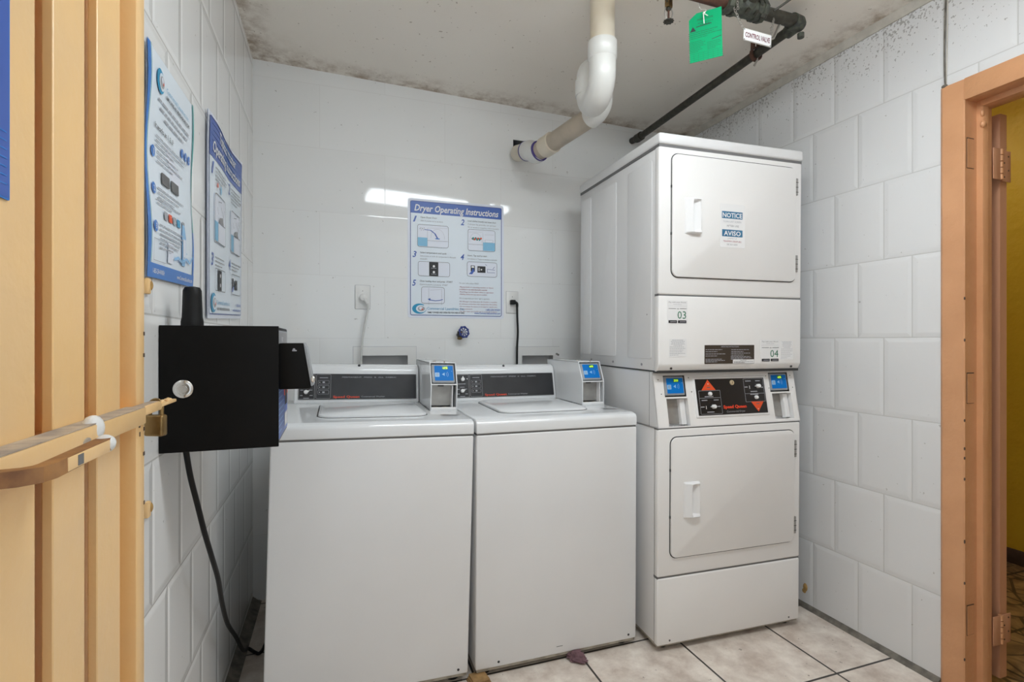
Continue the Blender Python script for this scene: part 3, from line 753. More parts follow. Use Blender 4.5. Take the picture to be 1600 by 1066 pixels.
# stickers
def lines(b, u0, u1, v0, v1, n, m, t_=.0014, w_=.001, just='L', gap=.0):
    for k in range(n):
        v = v1-(v1-v0)*(k+.5)/n; f = random.uniform(.72, 1.0) if (k < n-1) else .55
        L = (u1-u0)*f; a = u0 if just == 'L' else (u0+u1)/2-L/2
        # broken into word-like dashes
        x = a
        while x < a+L:
            ww = random.uniform(.12, .3)*(u1-u0)*.5
            b.rect(x, min(x+ww, a+L), v-t_/2, v+t_/2, w_, m); x += ww+t_*.9
def number_sticker(u0, u1, v0, v1, txt, w0=.0006):
    b = MB(); b.M = FM(w0); ww = u1-u0; hh = v1-v0
    b.slab(u0, u1, v0, v1, -.0004, .0004, 'plastic_white', .002)
    w_ = .0009
    b.text('Pay with your Phone', u0+ww/2, v0+hh*.90, .0042, 'dkgrey_print', ww*.86, w_, 0, 0, 'C'); lines(b, u0+ww*.12, u1-ww*.12, v0+hh*.80, v0+hh*.86, 1, 'midgrey_print', .0012, w_, 'C')
    b.rect(u0+.002, u1-.002, v0+hh*.755, v0+hh*.76, w_, 'midgrey_print')
    b.text('OR', u0+ww*.52, v0+hh*.62, .0042, 'dkgrey_print', None, w_, .02, 0, 'C'); b.rect(u0+ww*.06, u0+ww*.42, v0+hh*.64, v0+hh*.66, w_, 'dkgrey_print'); b.rect(u0+ww*.62, u0+ww*.96, v0+hh*.64, v0+hh*.66, w_, 'dkgrey_print')
    b.text(txt, u0+ww*.72, v0+hh*.22, hh*.34, 'green_text', ww*.43, w_, .0, 0, 'C')
    b.slab(u0+ww*.06, u0+ww*.48, v0+hh*.03, v0+hh*.15, 0, w_, 'black_print', .001); b.slab(u0+ww*.53, u0+ww*.95, v0+hh*.03, v0+hh*.15, 0, w_, 'black_print', .001)
    for k in (0, 1): b.rect(u0+ww*(.14+.47*k), u0+ww*(.44+.47*k), v0+hh*.075, v0+hh*.10, w_+.0003, 'midgrey_print')
    return b.build('number_sticker', ap, label='white sticker reading %s' % txt)
number_sticker(.038, .127, 1.262, 1.352, '03'); number_sticker(.476, .571, 1.110, 1.201, '04')
for u0, u1, v0, v1 in ((.046, .124, 1.135, 1.204), (.576, .642, 1.119, 1.197)):
    b = MB(); b.M = FM(.0004); b.slab(u0, u1, v0, v1, -.0004, .0004, 'plastic_white', .001); lines(b, u0+.004, u1-.004, v0+(v1-v0)*.6, v1-.002, 5, 'midgrey_print', .0018, .0008, 'C')
    lines(b, u0+.003, u1-.003, v0+.004, v0+(v1-v0)*.6, 6, 'midgrey_print', .0016, .0008); b.build('care_sticker', ap)
b = MB(); b.M = FM(.0006); b.slab(.207, .444, 1.106, 1.180, -.0004, .0004, 'label_brown', .001); w_ = .0008
b.text('OPERATING INSTRUCTIONS', .3255, 1.171, .0052, 'midgrey_print', .085, w_, .01, 0, 'C')
for a, c, n in ((.211, 1.156, 2), (.211, 1.139, 2), (.211, 1.117, 3)): lines(b, a, a+.10, c-.006, c+.010, n, 'midgrey_print', .0022, w_)
for a, c, n in ((.332, 1.156, 2), (.332, 1.142, 2), (.330, 1.127, 3)): lines(b, a, a+.108, c-.006, c+.009, n, 'midgrey_print', .0022, w_)
b.rect(.340, .443, 1.107, 1.122, w_, 'plastic_white'); b.text('IMPORTANT', .391, 1.1165, .0038, 'dkgrey_print', .03, w_+.0004, 0, 0, 'C'); lines(b, .344, .44, 1.108, 1.115, 2, 'dkgrey_print', .0015, w_+.0004)
b.build('instruction_label', ap, label='dark brown instruction label with pale text')
# notice sticker on upper door
b = MB(); b.M = FM(.0088)
b.slab(.270, .388, 1.566, 1.738, -.0004, .0003, 'plastic_white', .006); w_ = .0007
b.slab(.278, .376, 1.680, 1.708, 0, w_, 'notice_blue', .001); b.text('NOTICE', .327, 1.6845, .0185, 'white_print', .092, w_+.0004, .02, 0, 'C')
b.slab(.279, .376, 1.609, 1.6365, 0, w_, 'notice_blue', .001); b.text('AVISO', .327, 1.6135, .0185, 'white_print', .080, w_+.0004, .02, 0, 'C')
b.text('CLEAN LINT SCREEN', .327, 1.665, .0068, 'midgrey_print', .085, w_, 0, 0, 'C'); b.text('AFTER USE', .329, 1.648, .0075, 'grey_print', .058, w_, .01, 0, 'C')
b.text('LIMPIE LA', .327, 1.599, .0058, 'midgrey_print', .046, w_, 0, 0, 'C'); b.text('TRAMPA DESPUES', .327, 1.587, .0070, 'maroon_print', .086, w_, 0, 0, 'C'); b.text('DE SU USO', .327, 1.575, .0065, 'grey_print', .050, w_, .01, 0, 'C')
b.build('notice_sticker', du, label='white sticker headed NOTICE and AVISO in blue bands')

# ------------------------------------------------------------------ posters
BG, NV = 'sign_bg', 'sign_navy'
def washer_icon(b, u0, u1, v0, v1, w_, kind):
    b.slab(u0, u1, v0, v1, w_-.0005, w_, 'sign_edge', .012); W_, H_ = u1-u0, v1-v0
    um = u0+W_*(.32 if kind != 2 else .55)
    if kind in (1, 2):
        a, c = ((u0+.002, um) if kind == 1 else (um, u1-.002)); b.rect(a, c, v0+.004, v0+H_*.42, w_+.0003, 'sky_print')
        a, c = ((um, u1-.004) if kind == 1 else (u0+.004, um)); b.rect(a, c, v0+.003, v0+H_*.28, w_+.0004, 'sign_edge')
        b.line(a, v0+H_*.3, c, v0+H_*.3, .0012, w_+.0006, 'dkgrey_print'); b.line(a if kind == 1 else c, v0+.003, a if kind == 1 else c, v0+H_*.85, .0012, w_+.0006, 'midgrey_print')
        cx = (a+c)/2
        P = [(cx+W_*.22*math.cos(math.radians(t)), v0+H_*.45+H_*.38*math.sin(math.radians(t))) for t in range(-10, 200, 15)]
        for p, q in zip(P, P[1:]): b.line(*p, *q, .0009, w_+.0006, 'midgrey_print')
        b.line(a, v0+H_*.85, c, v0+H_*.9, .0009, w_+.0006, 'midgrey_print')
        if kind == 1:
            P = [(u0+W_*.22, v0+H_*.78), (u0+W_*.42, v0+H_*.76), (u0+W_*.56, v0+H_*.62), (u0+W_*.64, v0+H_*.42)]
            for i, (p, q) in enumerate(zip(P, P[1:])): b.line(*p, *q, .003+.0018*i, w_+.0008, 'sign_blue')
            b.disc(u0+W_*.64, v0+H_*.40, .013, w_+.0008, 'sign_blue2', .003)
            for k in range(9): b.disc(u0+W_*(.08+.022*k), v0+H_*(.80+.05*math.sin(k*2.3)), .0025, w_+.0007, 'midgrey_print', None, 6)
        else:
            for k in range(12): b.disc(u0+W_*(.17+.028*k), v0+H_*(.56+.035*math.sin(k*1.9)), .0055, w_+.0007+.0001*(k % 2), ('dkgrey_print', 'teal_print', 'green_text', 'orange')[k % 4], None, 7)
            b.rect(u0+W_*.62, u0+W_*.92, v0+H_*.42, v0+H_*.55, w_+.0006, 'midgrey_print'); b.rect(u0+W_*.63, u0+W_*.91, v0+H_*.43, v0+H_*.54, w_+.0008, 'sign_edge')
            b.line(u0+W_*.6, v0+H_*.78, u0+W_*.95, v0+H_*.80, .001, w_+.0006, 'midgrey_print')
    b.frame(u0, u1, v0, v1, .0016, w_+.001, 'dkgrey_print', .012)
def logo(b, u, v, rx, ry, w_):
    b.disc(u, v, rx, w_, 'cyan_print', ry, 32); b.disc(u+rx*.25, v, rx*.72, w_+.0003, BG, ry*.72, 28)
    b.disc(u+rx*.28, v, rx*.5, w_+.0006, 'midgrey_print', ry*.5, 20); b.disc(u+rx*.22, v+ry*.1, rx*.25, w_+.0009, 'sign_edge', ry*.3, 12); b.disc(u+rx*.4, v-ry*.12, rx*.12, w_+.0012, 'orange', ry*.15, 8)
    b.poly([(u+rx*.6, v+ry*.65), (u+rx*1.0, v+ry*.95), (u+rx*1.05, v+ry*.3), (u+rx*.8, v)], w_+.0002, BG)
def poster_common(b, W_, H_, title, two=False):
    T = .0022
    m_ = .012
    if two: b.rect(0, W_, 0, H_, T-.0008, 'sign_edge', 28, 30); b.rect(0, W_, 0, H_, .0003, 'sign_edge', 28, 30)
    else: b.slab(0, W_, 0, H_, 0, T-.0008, 'sign_edge', .012)
    b.rect(m_+.002, W_-m_-.002, m_+.002, H_-m_-.002, T-.0004, BG, 28, 30)
    hb = .062 if not two else .115
    b.rect(m_+.001, W_-m_-.001, H_-m_-hb, H_-m_-.002, T, 'sign_blue', 28, 6)
    for k in range(6): b.line(m_+.004, H_-m_-hb*(.15+.14*k), W_-m_-.004, H_-m_-hb*(.15+.14*k), .0012, T+.0002, 'sign_blue2')
    b.frame(m_, W_-m_, m_, H_-m_, .0032, T+.0004, NV, .010)
    return T+.0006
W_, H_ = .508, .604
b = MB(); b.M = Matrix.Translation((.343, YB, 1.314)) @ plane((0, 0, 0), (1, 0, 0), (0, 0, 1))
w_ = poster_common(b, W_, H_, '')
b.text('Dryer Operating Instructions', .033, H_-.062, .034, 'white_print', .445, w_, .02, .25)
def step(n, u, v, ttl, sub, tw, m2='grey_print'):
    b.text(str(n), u, v-.032, .031, 'sign_blue', .020, w_, .02, .25)
    b.text(ttl, u+.038, v-.011, .0085, 'dkgrey_print', tw, w_, .01, .15)
    for k, s_ in enumerate(sub): b.text(s_[0], u+.038, v-.028-.015*k, .0078, m2, s_[1], w_, 0, .15)
step(1, .026, .518, 'Open Dryer Door', [('Abra la puerta de la secadora', .115)], .085)
washer_icon(b, .048, .208, .360, .474, w_, 1)
step(2, .272, .518, 'Load clothes loosely and close door', [('Coloque las prendas sin apretar', .155), ('No se exceda la maquina y cierre la puerta', .170)], .155)
washer_icon(b, .310, .460, .355, .468, w_, 2)
step(3, .024, .339, 'Select temperature and cycle', [('Seleccione el ciclo de temperatura deseado', .185), ('deseado', .036)], .135)
washer_icon(b, .051, .215, .212, .287, w_, 3); b.rect(.108, .155, .214, .285, w_+.0006, 'black_print')
for v in (.264, .234): b.disc(.132, v, .006, w_+.0010, 'white_print'); b.rect(.118, .145, v-.011, v-.009, w_+.001, 'midgrey_print')
step(4, .271, .337, 'Insert, Tap card to start', [('Introduzca o Toque la tarjeta o moneda', .160)], .105)
washer_icon(b, .306, .470, .220, .298, w_, 3); b.rect(.326, .348, .246, .278, w_+.0006, 'black_print'); b.rect(.330, .344, .266, .275, w_+.0009, 'white_print')
b.poly([(.316, .232), (.334, .232), (.346, .250), (.338, .266), (.330, .248)], w_+.001, 'sign_blue')
b.rect(.362, .406, .242, .276, w_+.0006, 'black_print'); b.disc(.384, .258, .004, w_+.001, 'white_print'); b.rect(.366, .376, .250, .268, w_+.001, 'grey_print')
for p in ((.416, .244, .458, .244), (.416, .244, .416, .262), (.416, .262, .458, .258), (.446, .262, .456, .276), (.404, .287, .414, .281)): b.line(*p, .0018, w_+.0006, 'sign_navy')
step(5, .022, .194, 'Close loading door and press  START', [('Cierre la puerta y presione  START', .145)], .170)
washer_icon(b, .068, .187, .073, .158, w_, 3); b.line(.106, .066, .106, .150, .0012, w_+.0006, 'midgrey_print'); b.line(.172, .066, .172, .150, .0012, w_+.0006, 'midgrey_print'); b.line(.112, .142, .168, .146, .001, w_+.0006, 'midgrey_print')
P = [(.108, .094), (.120, .090), (.140, .088), (.160, .090), (.178, .095)]
for p, q in zip(P, P[1:]): b.line(*p, *q, .0035, w_+.0008, 'sign_blue')
b.poly([(.100, .095), (.114, .101), (.113, .087)], w_+.001, 'sign_blue')
b.text('For your safety please READ:', .265, .180, .0075, 'grey_print', .105, w_, 0, .15)
v = .166
for ln in ('-Playing inside or operating washers or dryers', 'prohibited to use when flammable materials', '-Reaching into the dryer when in operation', '-Washing clothes that may cause to accident', ''):
    if ln: b.text(ln, .265, v-.006, .0072, 'maroon_print', .185 if 'use' not in ln else .150, w_, .01 if 'prohib' in ln else 0, .15)
    v -= .0125
b.text('Por su seguridad, por favor siga lo siguiente:', .265, v-.002, .0072, 'grey_print', .165, w_, 0, .15); v -= .0145
for ln in ('-No deje jugar a los ninos cerca de la lavadora o secadora,', 'ni coloque articulos con materiales flamables', '-No introduzca las manos en la maquina cuando este', 'en funcionamiento', '-No lave ropas que puedan ser la causa de accidente'):
    b.text(ln, .265, v-.004, .0066, 'maroon_print', .205 if len(ln) > 40 else .16 if len(ln) > 20 else .07, w_, 0, .15); v -= .0128
logo(b, .058, .046, .036, .026, w_)
b.text('Commercial Laundries, Inc.', .098, .042, .014, 'cyan_print', .196, w_, 0); b.text('FAMILY OWNED AND OPERATED FOR OVER 30 YEARS', .100, .024, .0085, 'black_print', .192, w_, .02, .15)
b.text('1-855-254-WASH', .488, .042, .0105, 'sign_blue', .080, w_, .02, .15, 'R'); b.text('www.CommercialLaundries.com', .488, .024, .0105, 'sign_blue', .142, w_, .02, .15, 'R')
b.build('instruction_poster', label='blue and white Dryer Operating Instructions poster on the back wall between the two outlets', category='poster', group='laundry instruction posters')

# topload washer poster on the left wall
W_, H_ = .556, .612
def wav2(co):
    y, z = co.y-1.694, co.z-1.262
    if z < -.01 or y < -.01: return co
    f = (max(0, z-.45)/.16)**2*.5
    return Vector((co.x+.004+.0035*math.sin(y*13)*max(0, z/.6)+f*.005*math.sin(y*11+1), co.y, co.z+(.022*y/.556 if True else 0)))
b = MB(); b.M = Matrix.Translation((XL, 1.694, 1.262)) @ plane((0, 0, 0), (0, 1, 0), (0, 0, 1)) @ Matrix.Diagonal((1, 1, 2.2, 1))
w_ = poster_common(b, W_, H_, '', True)
b.text('Topload Washer', W_/2+.01, H_-.058, .036, 'white_print', .31, w_, .02, .2, 'C'); b.text('Operating Instructions', W_/2, H_-.108, .036, 'white_print', .46, w_, .02, .2, 'C')
def stp(n, u, v, n_l):
    b.text(str(n), u, v-.035, .040, 'sign_blue', .028, w_, .02, .25); lines(b, u+.05, u+.235, v-.012*n_l, v, n_l, 'grey_print', .0032, w_)
stp(1, .035, .470, 4); b.disc(.11, .414, .008, w_+.0004, 'orange'); b.disc(.16, .408, .010, w_+.0004, 'sky_print', .014)
stp(2, .310, .470, 5); stp(3, .035, .195, 3); stp(4, .310, .205, 3)
for u0 in (.070, .345):
    b.slab(u0, u0+.16, .235, .385, w_-.0005, w_, 'sign_edge', .012); b.rect(u0+.002, u0+.05, .240, .30, w_+.0002, 'sky_print'); b.rect(u0+.05, u0+.154, .240, .298, w_+.0003, 'sign_edge')
    b.line(u0+.05, .300, u0+.158, .300, .002, w_+.0006, 'dkgrey_print'); b.line(u0+.05, .238, u0+.05, .300, .0015, w_+.0006, 'midgrey_print')
    for p in ((.035, .345, .05, .325), (.05, .365, .10, .372), (.12, .315, .145, .355), (.09, .355, .125, .33)): b.line(u0+p[0], p[1], u0+p[2], p[3], .0016, w_+.0006, 'dkgrey_print')
    b.poly([(u0+.05, .302), (u0+.13, .302), (u0+.115, .325), (u0+.07, .318)], w_+.0007, 'grey_print'); b.frame(u0, u0+.16, .235, .385, .0022, w_+.001, 'dkgrey_print', .014)
b.frame(.070, .230, .085, .155, .0022, w_+.001, 'dkgrey_print', .012); b.rect(.125, .175, .088, .152, w_+.0004, 'black_print'); b.disc(.150, .135, .006, w_+.0008, 'white_print'); b.disc(.150, .105, .006, w_+.0008, 'white_print')
b.frame(.345, .505, .085, .160, .0022, w_+.001, 'dkgrey_print', .012); b.rect(.365, .385, .105, .145, w_+.0004, 'black_print'); b.rect(.41, .455, .105, .140, w_+.0004, 'black_print'); b.poly([(.352, .095), (.372, .095), (.388, .12), (.366, .112)], w_+.0008, 'sign_blue')
logo(b, .066, .048, .036, .030, w_)
b.text('Commercial Laundries, Inc.', .115, .044, .014, 'cyan_print', .20, w_); b.text('FAMILY OWNED AND OPERATED FOR OVER 30 YEARS', .115, .026, .009, 'black_print', .20, w_, .02, .15)
b.text('1-855-254-WASH', .530, .044, .010, 'sign_blue', .085, w_, .02, .15, 'R'); b.text('www.CommercialLaundries.com', .530, .026, .010, 'sign_blue', .155, w_, .02, .15, 'R')
b.post = wav2
b.build('instruction_poster', label='curling Topload Washer Operating Instructions poster on the left wall above the payment box', category='poster', group='laundry instruction posters')

# card payment poster on the left wall, half behind the gate
W_, H_ = .345, .472
b = MB(); b.M = Matrix.Translation((XL, 1.190, 1.324)) @ plane((0, 0, 0), (0, 1, 0), (0, 0, 1)) @ Matrix.Diagonal((W_/.350, 1, 2.2, 1)); W_ = .350
T = .0016
b.rect(0, W_, 0, H_, T-.0006, 'sign_bg', 20, 26); b.rect(0, W_, 0, H_, .0002, 'sign_edge', 1, 1)
def band(side, m1, m2):
    n = 24
    for k in range(n):
        v0, v1 = H_*k/n*.94+.03, H_*(k+1)/n*.94+.03
        def wdt(v, s_=1): return .009+.005*math.sin(v*17+side)*s_
        a0, a1 = wdt(v0), wdt(v1)
        if side == 0:
            b.poly([(0, v0), (a0+.006, v0), (a1+.006, v1), (0, v1)], T, m1); b.poly([(a0+.006, v0), (a0+.009, v0), (a1+.009, v1), (a1+.006, v1)], T+.0002, 'teal_print')
        elif v0 < .40 or True:
            b.poly([(W_-a0, v0), (W_, v0), (W_, v1), (W_-a1, v1)], T, m2 if k > 5 else m1)
band(0, 'sign_blue2', 'teal_print'); band(1, 'sign_blue2', 'teal_print')
b.rect(0, W_, 0, .030, T+.0003, 'sign_blue2', 8, 1)
b.text('1-855-254-WASH', .03, .010, .010, 'white_print', .075, T+.0006, .01); b.text('www.CommercialLaundries.com', .335, .010, .010, 'white_print', .135, T+.0006, .01, 0, 'R')
w_ = T+.0005
logo(b, .075, .418, .024, .026, w_); b.text('Commercial Laundries, Inc.', .115, .412, .010, 'cyan_print', .180, w_); b.text('FAMILY OWNED AND OPERATED FOR OVER 30 YEARS', .115, .396, .008, 'black_print', .185, w_, .03)
lines(b, .045, .315, .338, .385, 3, 'midgrey_print', .0045, w_, 'C'); b.text('It works as 1, 2, 3:', .05, .314, .011, 'dkgrey_print', .13, w_, .02)
for k in range(3): b.disc(.25+k*.03, .318, .011, w_, 'sign_blue2'); b.text(str(k+1), .25+k*.03, .313, .010, 'white_print', None, w_+.0004, .02, 0, 'C')
lines(b, .060, .30, .275, .305, 3, 'midgrey_print', .0028, w_)
for k, v in enumerate((.262, .186, .108)):
    b.disc(.045, v, .012, w_, 'sign_blue2'); b.text(str(k+1), .045, v-.006, .012, 'white_print', None, w_+.0004, .02, 0, 'C'); lines(b, .070, .28, v-.018, v+.012, 3, 'midgrey_print', .0028, w_)
for u in (.10, .17): b.slab(u, u+.055, .208, .232, w_-.0003, w_+.0004, 'dkgrey_print', .003)
lines(b, .06, .25, .155, .172, 2, 'midgrey_print', .0028, w_)
for k, c in enumerate(('midgrey_print', 'orange', 'midgrey_print', 'cyan_print')): b.rect(.105+k*.032, .130+k*.032, .132, .150, w_, c)
lines(b, .070, .24, .062, .100, 4, 'midgrey_print', .0028, w_)
b.frame(.032, .118, .036, .082, .0012, w_, 'midgrey_print'); b.rect(.125, .165, .040, .085, w_, 'sign_edge'); lines(b, .127, .163, .060, .082, 4, 'midgrey_print', .0016, w_+.0004)
b.poly([(.235, .045), (.262, .045), (.272, .115), (.262, .145), (.245, .145), (.236, .115)], w_, 'reader_pale'); b.rect(.243, .264, .145, .152, w_, 'midgrey_print'); b.poly([(.241, .06), (.260, .06), (.266, .11), (.242, .11)], w_+.0004, 'sign_edge')
P = [(.17, .052), (.20, .060), (.23, .052), (.27, .064), (.30, .056), (.325, .074)]
for p, q in zip(P, P[1:]): b.line(*p, *q, .006, w_+.0006, 'reader_pale')
for k in range(8): b.disc(.25+random.uniform(-.05, .07), .06+random.uniform(-.012, .02), .0025, w_+.0008, 'sky_print', None, 6)
b.post = lambda co: Vector((co.x+.003+.003*math.sin(co.z*19), co.y, co.z+.012*(co.y-1.18)/.35)) if co.z > 1 else co
b.build('payment_poster', label='pale blue card payment poster with wavy green edges, on the left wall beside the gate', category='poster')

# ------------------------------------------------------------------ outlets, cords, laundry boxes, hose valve
def outlet(x0, x1, z0, z1, lab):
    t = empty('wall_outlet', ((x0+x1)/2, YB, (z0+z1)/2), label=lab, category='outlet', group='outlets on the back wall')
    b = MB(); w2, h2 = (x1-x0)/2, (z1-z0)/2
    b.M = plane((0, 0, 0), (1, 0, 0), (0, 0, 1)); b.slab(-w2-.0015, w2+.0015, -h2-.0015, h2+.0015, 0, .0008, 'midgrey_print', .003); b.slab(-w2, w2, -h2, h2, .0, .005, 'plate', .003, .0015); b.build('cover_plate', t)
    b = MB(); b.M = plane((0, 0, 0), (1, 0, 0), (0, 0, 1)); b.lathe([(.021, .004), (.021, .0062)], (0, 0, 0), (0, 0, 1), 'plate', 24)
    b.disc(0, .030, .0025, .0055, 'grey_print', None, 8); b.build('receptacle', t)
outlet(.090, .160, 1.353, 1.468, 'white painted outlet plate with a pale round plug, left of the dryer poster')
outlet(.866, .932, 1.345, 1.462, 'white painted outlet plate with a black plug, right of the dryer poster')
t = empty('power_cord', (.127, YB-.0062, 1.408), label='pale power cord hanging from the outlet behind the left washing machine', category='cord')
b = MB(); b.lathe([(.017, 0), (.018, .012), (.016, .022), (.010, .026)], (0, 0, 0), (0, -1, 0), 'plate', 24); b.tube([(0, -.016, 0), (.010, -.022, -.012), (.020, -.022, -.030)], [.008, .008, .006], 'plate', 10, 4); b.build('plug', t)
b = MB(); b.tube([(.020, -.022, -.030), (.022, -.024, -.055), (.010, -.030, -.12), (-.004, -.032, -.20), (-.010, -.030, -.30), (-.012, -.028, -.42)], .0052, 'cord_white', 10, 6); b.build('cable', t)
t = empty('power_cord', (.898, YB-.0062, 1.402), label='black power cord hanging from the outlet behind the middle washing machine', category='cord')
b = MB(); b.M = Matrix.Identity(4); b.box(-.015, .013, -.024, 0, -.011, .014, 'black_rubber', .005, 3); b.tube([(.004, -.02, .002), (.018, -.022, -.006), (.020, -.022, -.026)], [.009, .008, .006], 'black_rubber', 10, 4); b.build('plug', t)
b = MB(); b.tube([(.020, -.022, -.024), (.021, -.022, -.08), (.024, -.022, -.16), (.020, -.022, -.24), (.019, -.022, -.34), (.019, -.022, -.42)], .0055, 'black_rubber', 10, 6); b.build('cable', t)
for i, (o4, i4, lab) in enumerate((((.081, .385, .93, 1.168), bx[0], 'recessed washer supply box in the back wall behind the left washing machine'), ((.918, 1.176, .93, 1.165), bx[1], 'recessed washer supply box in the back wall behind the middle washing machine'))):
    t = empty('supply_box', ((o4[0]+o4[1])/2, YB, o4[2]), label=lab, category='box', group='recessed supply boxes')
    cx = (o4[0]+o4[1])/2
    b = MB(); b.M = plane((-cx, 0, -o4[2]), (1, 0, 0), (0, 0, 1))
    b.frame(o4[0]-.0015, o4[1]+.0015, o4[2]-.0015, o4[3]+.0015, .003, .0006, 'midgrey_print')
    b.panel(o4[0], o4[1], o4[2], o4[3], 0, .004, 'plate', [(i4[0]+.015, i4[1]-.012, i4[2], i4[3]-.016, None)]); b.build('flange', t)
    b = MB(); b.M = plane((-cx, 0, -o4[2]), (1, 0, 0), (0, 0, 1))
    b.panel(i4[0]+.002, i4[1]-.002, i4[2]+.002, i4[3]-.002, -.070, -.0006, 'box_inside', [(i4[0]+.006, i4[1]-.006, i4[2]+.006, i4[3]-.006, .066)], 'box_inside', 'box_inside'); b.build('recess', t)
    if i == 1:
        b = MB(); b.M = plane((-cx, 0, -o4[2]), (1, 0, 0), (0, 0, 1)); b.lathe([(.006, .003), (.006, .007)], (1.158, 1.125, 0), (0, 0, 1), 'chrome', 10); b.lathe([(.005, .003), (.005, .006)], (1.168, 1.12, 0), (0, 0, 1), 'chrome', 10); b.build('screw', t)
t = empty('hose_valve', (.604, YB, 1.228), label='small wall valve with a blue handwheel below the dryer poster', category='valve')
b = MB(); b.cyl((0, 0, 0), (0, -.03, -.002), .011, 'iron', 16); b.cyl((0, -.028, -.016), (0, -.028, .018), .012, 'iron', 14); b.sphere((0, -.03, -.018), .014, 'brass', (1, 1, .6), 12, 8)
b.cyl((0, -.03, .008), (.012, -.05, .014), .006, 'brass', 10); b.build('valve_body', t)
b = MB(); d = Vector((.30, -.93, .2)).normalized(); q = Vector((0, 0, 1)).rotation_difference(d).to_matrix().to_4x4()
b.M = Matrix.Translation((.016, -.056, .014)) @ q
P = [(.026*math.cos(a), .026*math.sin(a), 0) for a in [2*math.pi*k/24 for k in range(25)]]
b.tube(P, .0042, 'valve_blue', 8)
for k in range(8):
    a = 2*math.pi*k/8; b.cyl((0, 0, .0), (.026*math.cos(a), .026*math.sin(a), 0), .0026, 'valve_blue', 6); b.sphere((.027*math.cos(a), .027*math.sin(a), 0), .0065, 'valve_blue', (1, 1, .8), 8, 6)
b.sphere((0, 0, 0), .009, 'midgrey_print', (1, 1, .6), 10, 8); b.build('handwheel', t)

# ------------------------------------------------------------------ black payment box on the left wall
BY = 1.285
t = empty('payment_terminal', (XL+.001, BY, .955), label='black steel payment box on the left wall with antenna, round lock and card reader', category='payment box')
b = MB(); b.box(.0, .231, 0, .258, 0, .274, 'black', .004, 2); b.box(.0, .235, -.002, .002, -.001, .275, 'black', .0012)
b.build('housing', t)
b = MB(); b.lathe([(.0195, 0), (.0195, .004), (.016, .007), (.0135, .0075), (.0135, .006), (.009, .0062), (.008, .009), (.003, .009)], (.046, -.002, .137), (0, -1, 0), 'chrome', 32)
b.build('lock', t)
b = MB(); b.lathe([(.0225, 0), (.0225, .012), (.0205, .022), (.0190, .070), (.0185, .082), (.015, .089), (.006, .091)], (.052, .045, .273), (0, 0, 1), 'black_rubber', 28); b.build('antenna', t)
b = MB(); b.M = plane((.231, 0, 0), (0, 1, 0), (0, 0, 1))
b.slab(.010, .248, .008, .266, 0, .0012, 'reader_grey', .003); b.rect(.012, .246, .010, .150, .0018, 'sign_blue'); b.rect(.15, .246, .10, .165, .0022, 'orange'); b.rect(.17, .225, .075, .150, .0026, 'black_print')
lines(b, .02, .14, .02, .14, 9, 'reader_pale', .0025, .0023); b.rect(.16, .24, .020, .055, .0026, 'plastic_white')
b.rect(.02, .22, .225, .262, .0018, 'grey_print'); b.text('PAY', .09, .238, .014, 'white_print', None, .0022); b.build('front_label', t, label='front plate with a blue printed label')
b = MB(); b.prism([(.233, .236), (.286, .236), (.292, .225), (.306, .132), (.300, .128), (.233, .128)], .016, .105, 1, 'black', .003, 2)
b.prism([(.2865, .237), (.2925, .226), (.3085, .136), (.3035, .134)], .015, .106, 1, 'reader_grey')
b.sphere((.307, .018, .150), .006, 'chrome', (1, 1, 1.4), 10, 8)
b.M = plane((.262, .0158, .217), (1, 0, 0), (0, 0, 1)); b.slab(0, .010, 0, .003, -.0002, .0006, 'midgrey_print', .001); b.disc(.004, .004, .003, .0006, 'midgrey_print', None, 8)
b.build('card_reader', t, label='wedge shaped black card reader')
b = MB()
loc = lambda *p: [(x-XL, y-BY, z-.955) for x, y, z in p]
b.tube(loc((-.322, 1.335, .965), (-.322, 1.34, .946), (-.318, 1.36, .883), (-.31, 1.39, .806), (-.303, 1.42, .734), (-.298, 1.47, .655), (-.298, 1.55, .56), (-.308, 1.66, .439), (-.316, 1.78, .323), (-.318, 1.93, .201), (-.322, 2.10, .060), (-.318, 2.19, .014), (-.291, 2.165, .008), (-.274, 2.155, .008), (-.262, 2.20, .010), (-.245, 2.27, .05), (-.238, 2.38, .16), (-.235, 2.48, .30)), .0062, 'black_rubber', 10, 6)
b.build('power_cable', t)

# ------------------------------------------------------------------ yellow gate folded against the left wall
GX = -.290
t = empty('metal_gate', (-.31, .04, 0), label='yellow slatted metal gate swung open along the left wall', category='gate')
G0 = Matrix.Translation((.31, -.04, 0))
edges = []; y = .871
# folded sheet profile in x,y: raised flats .074 wide, grooves .035 wide
prof = []
k = 0; yy = .871
xs_f, xs_b = GX, GX-.013
b = MB(); b.M = G0
b.box(GX-.041, GX-.038, .06, .95, .03, 2.10, 'gate')
slats = []
while yy > .10:
    slats.append(yy); yy -= .109
b.build('backing_sheet', t)
for yy in slats:
    b = MB(); b.M = G0; b.box(GX-.0105, GX, max(yy-.074, .06), yy, .03, 2.10, 'gate', .0012, 1); b.build('slat', t)
for z in (.25, 1.85):
    b = MB(); b.M = G0; b.box(GX-.038, GX-.0105, .06, .95, z, z+.03, 'gate'); b.build('cross_rail', t)
b = MB(); b.M = G0; b.box(GX-.038, GX-.0105, .06, .95, 1.06, 1.09, 'gate')
b.build('cross_rail', t)
b = MB(); b.M = G0
b.box(GX-.043, GX-.005, .950, .986, .02, 2.11, 'gate', .002); b.box(xs_b-.030, xs_b-.006, .05, .95, 2.07, 2.11, 'gate', .002); b.box(xs_b-.030, xs_b-.006, .05, .95, .02, .06, 'gate', .002); b.box(xs_b-.030, xs_b-.006, .03, .07, .02, 2.11, 'gate', .002)
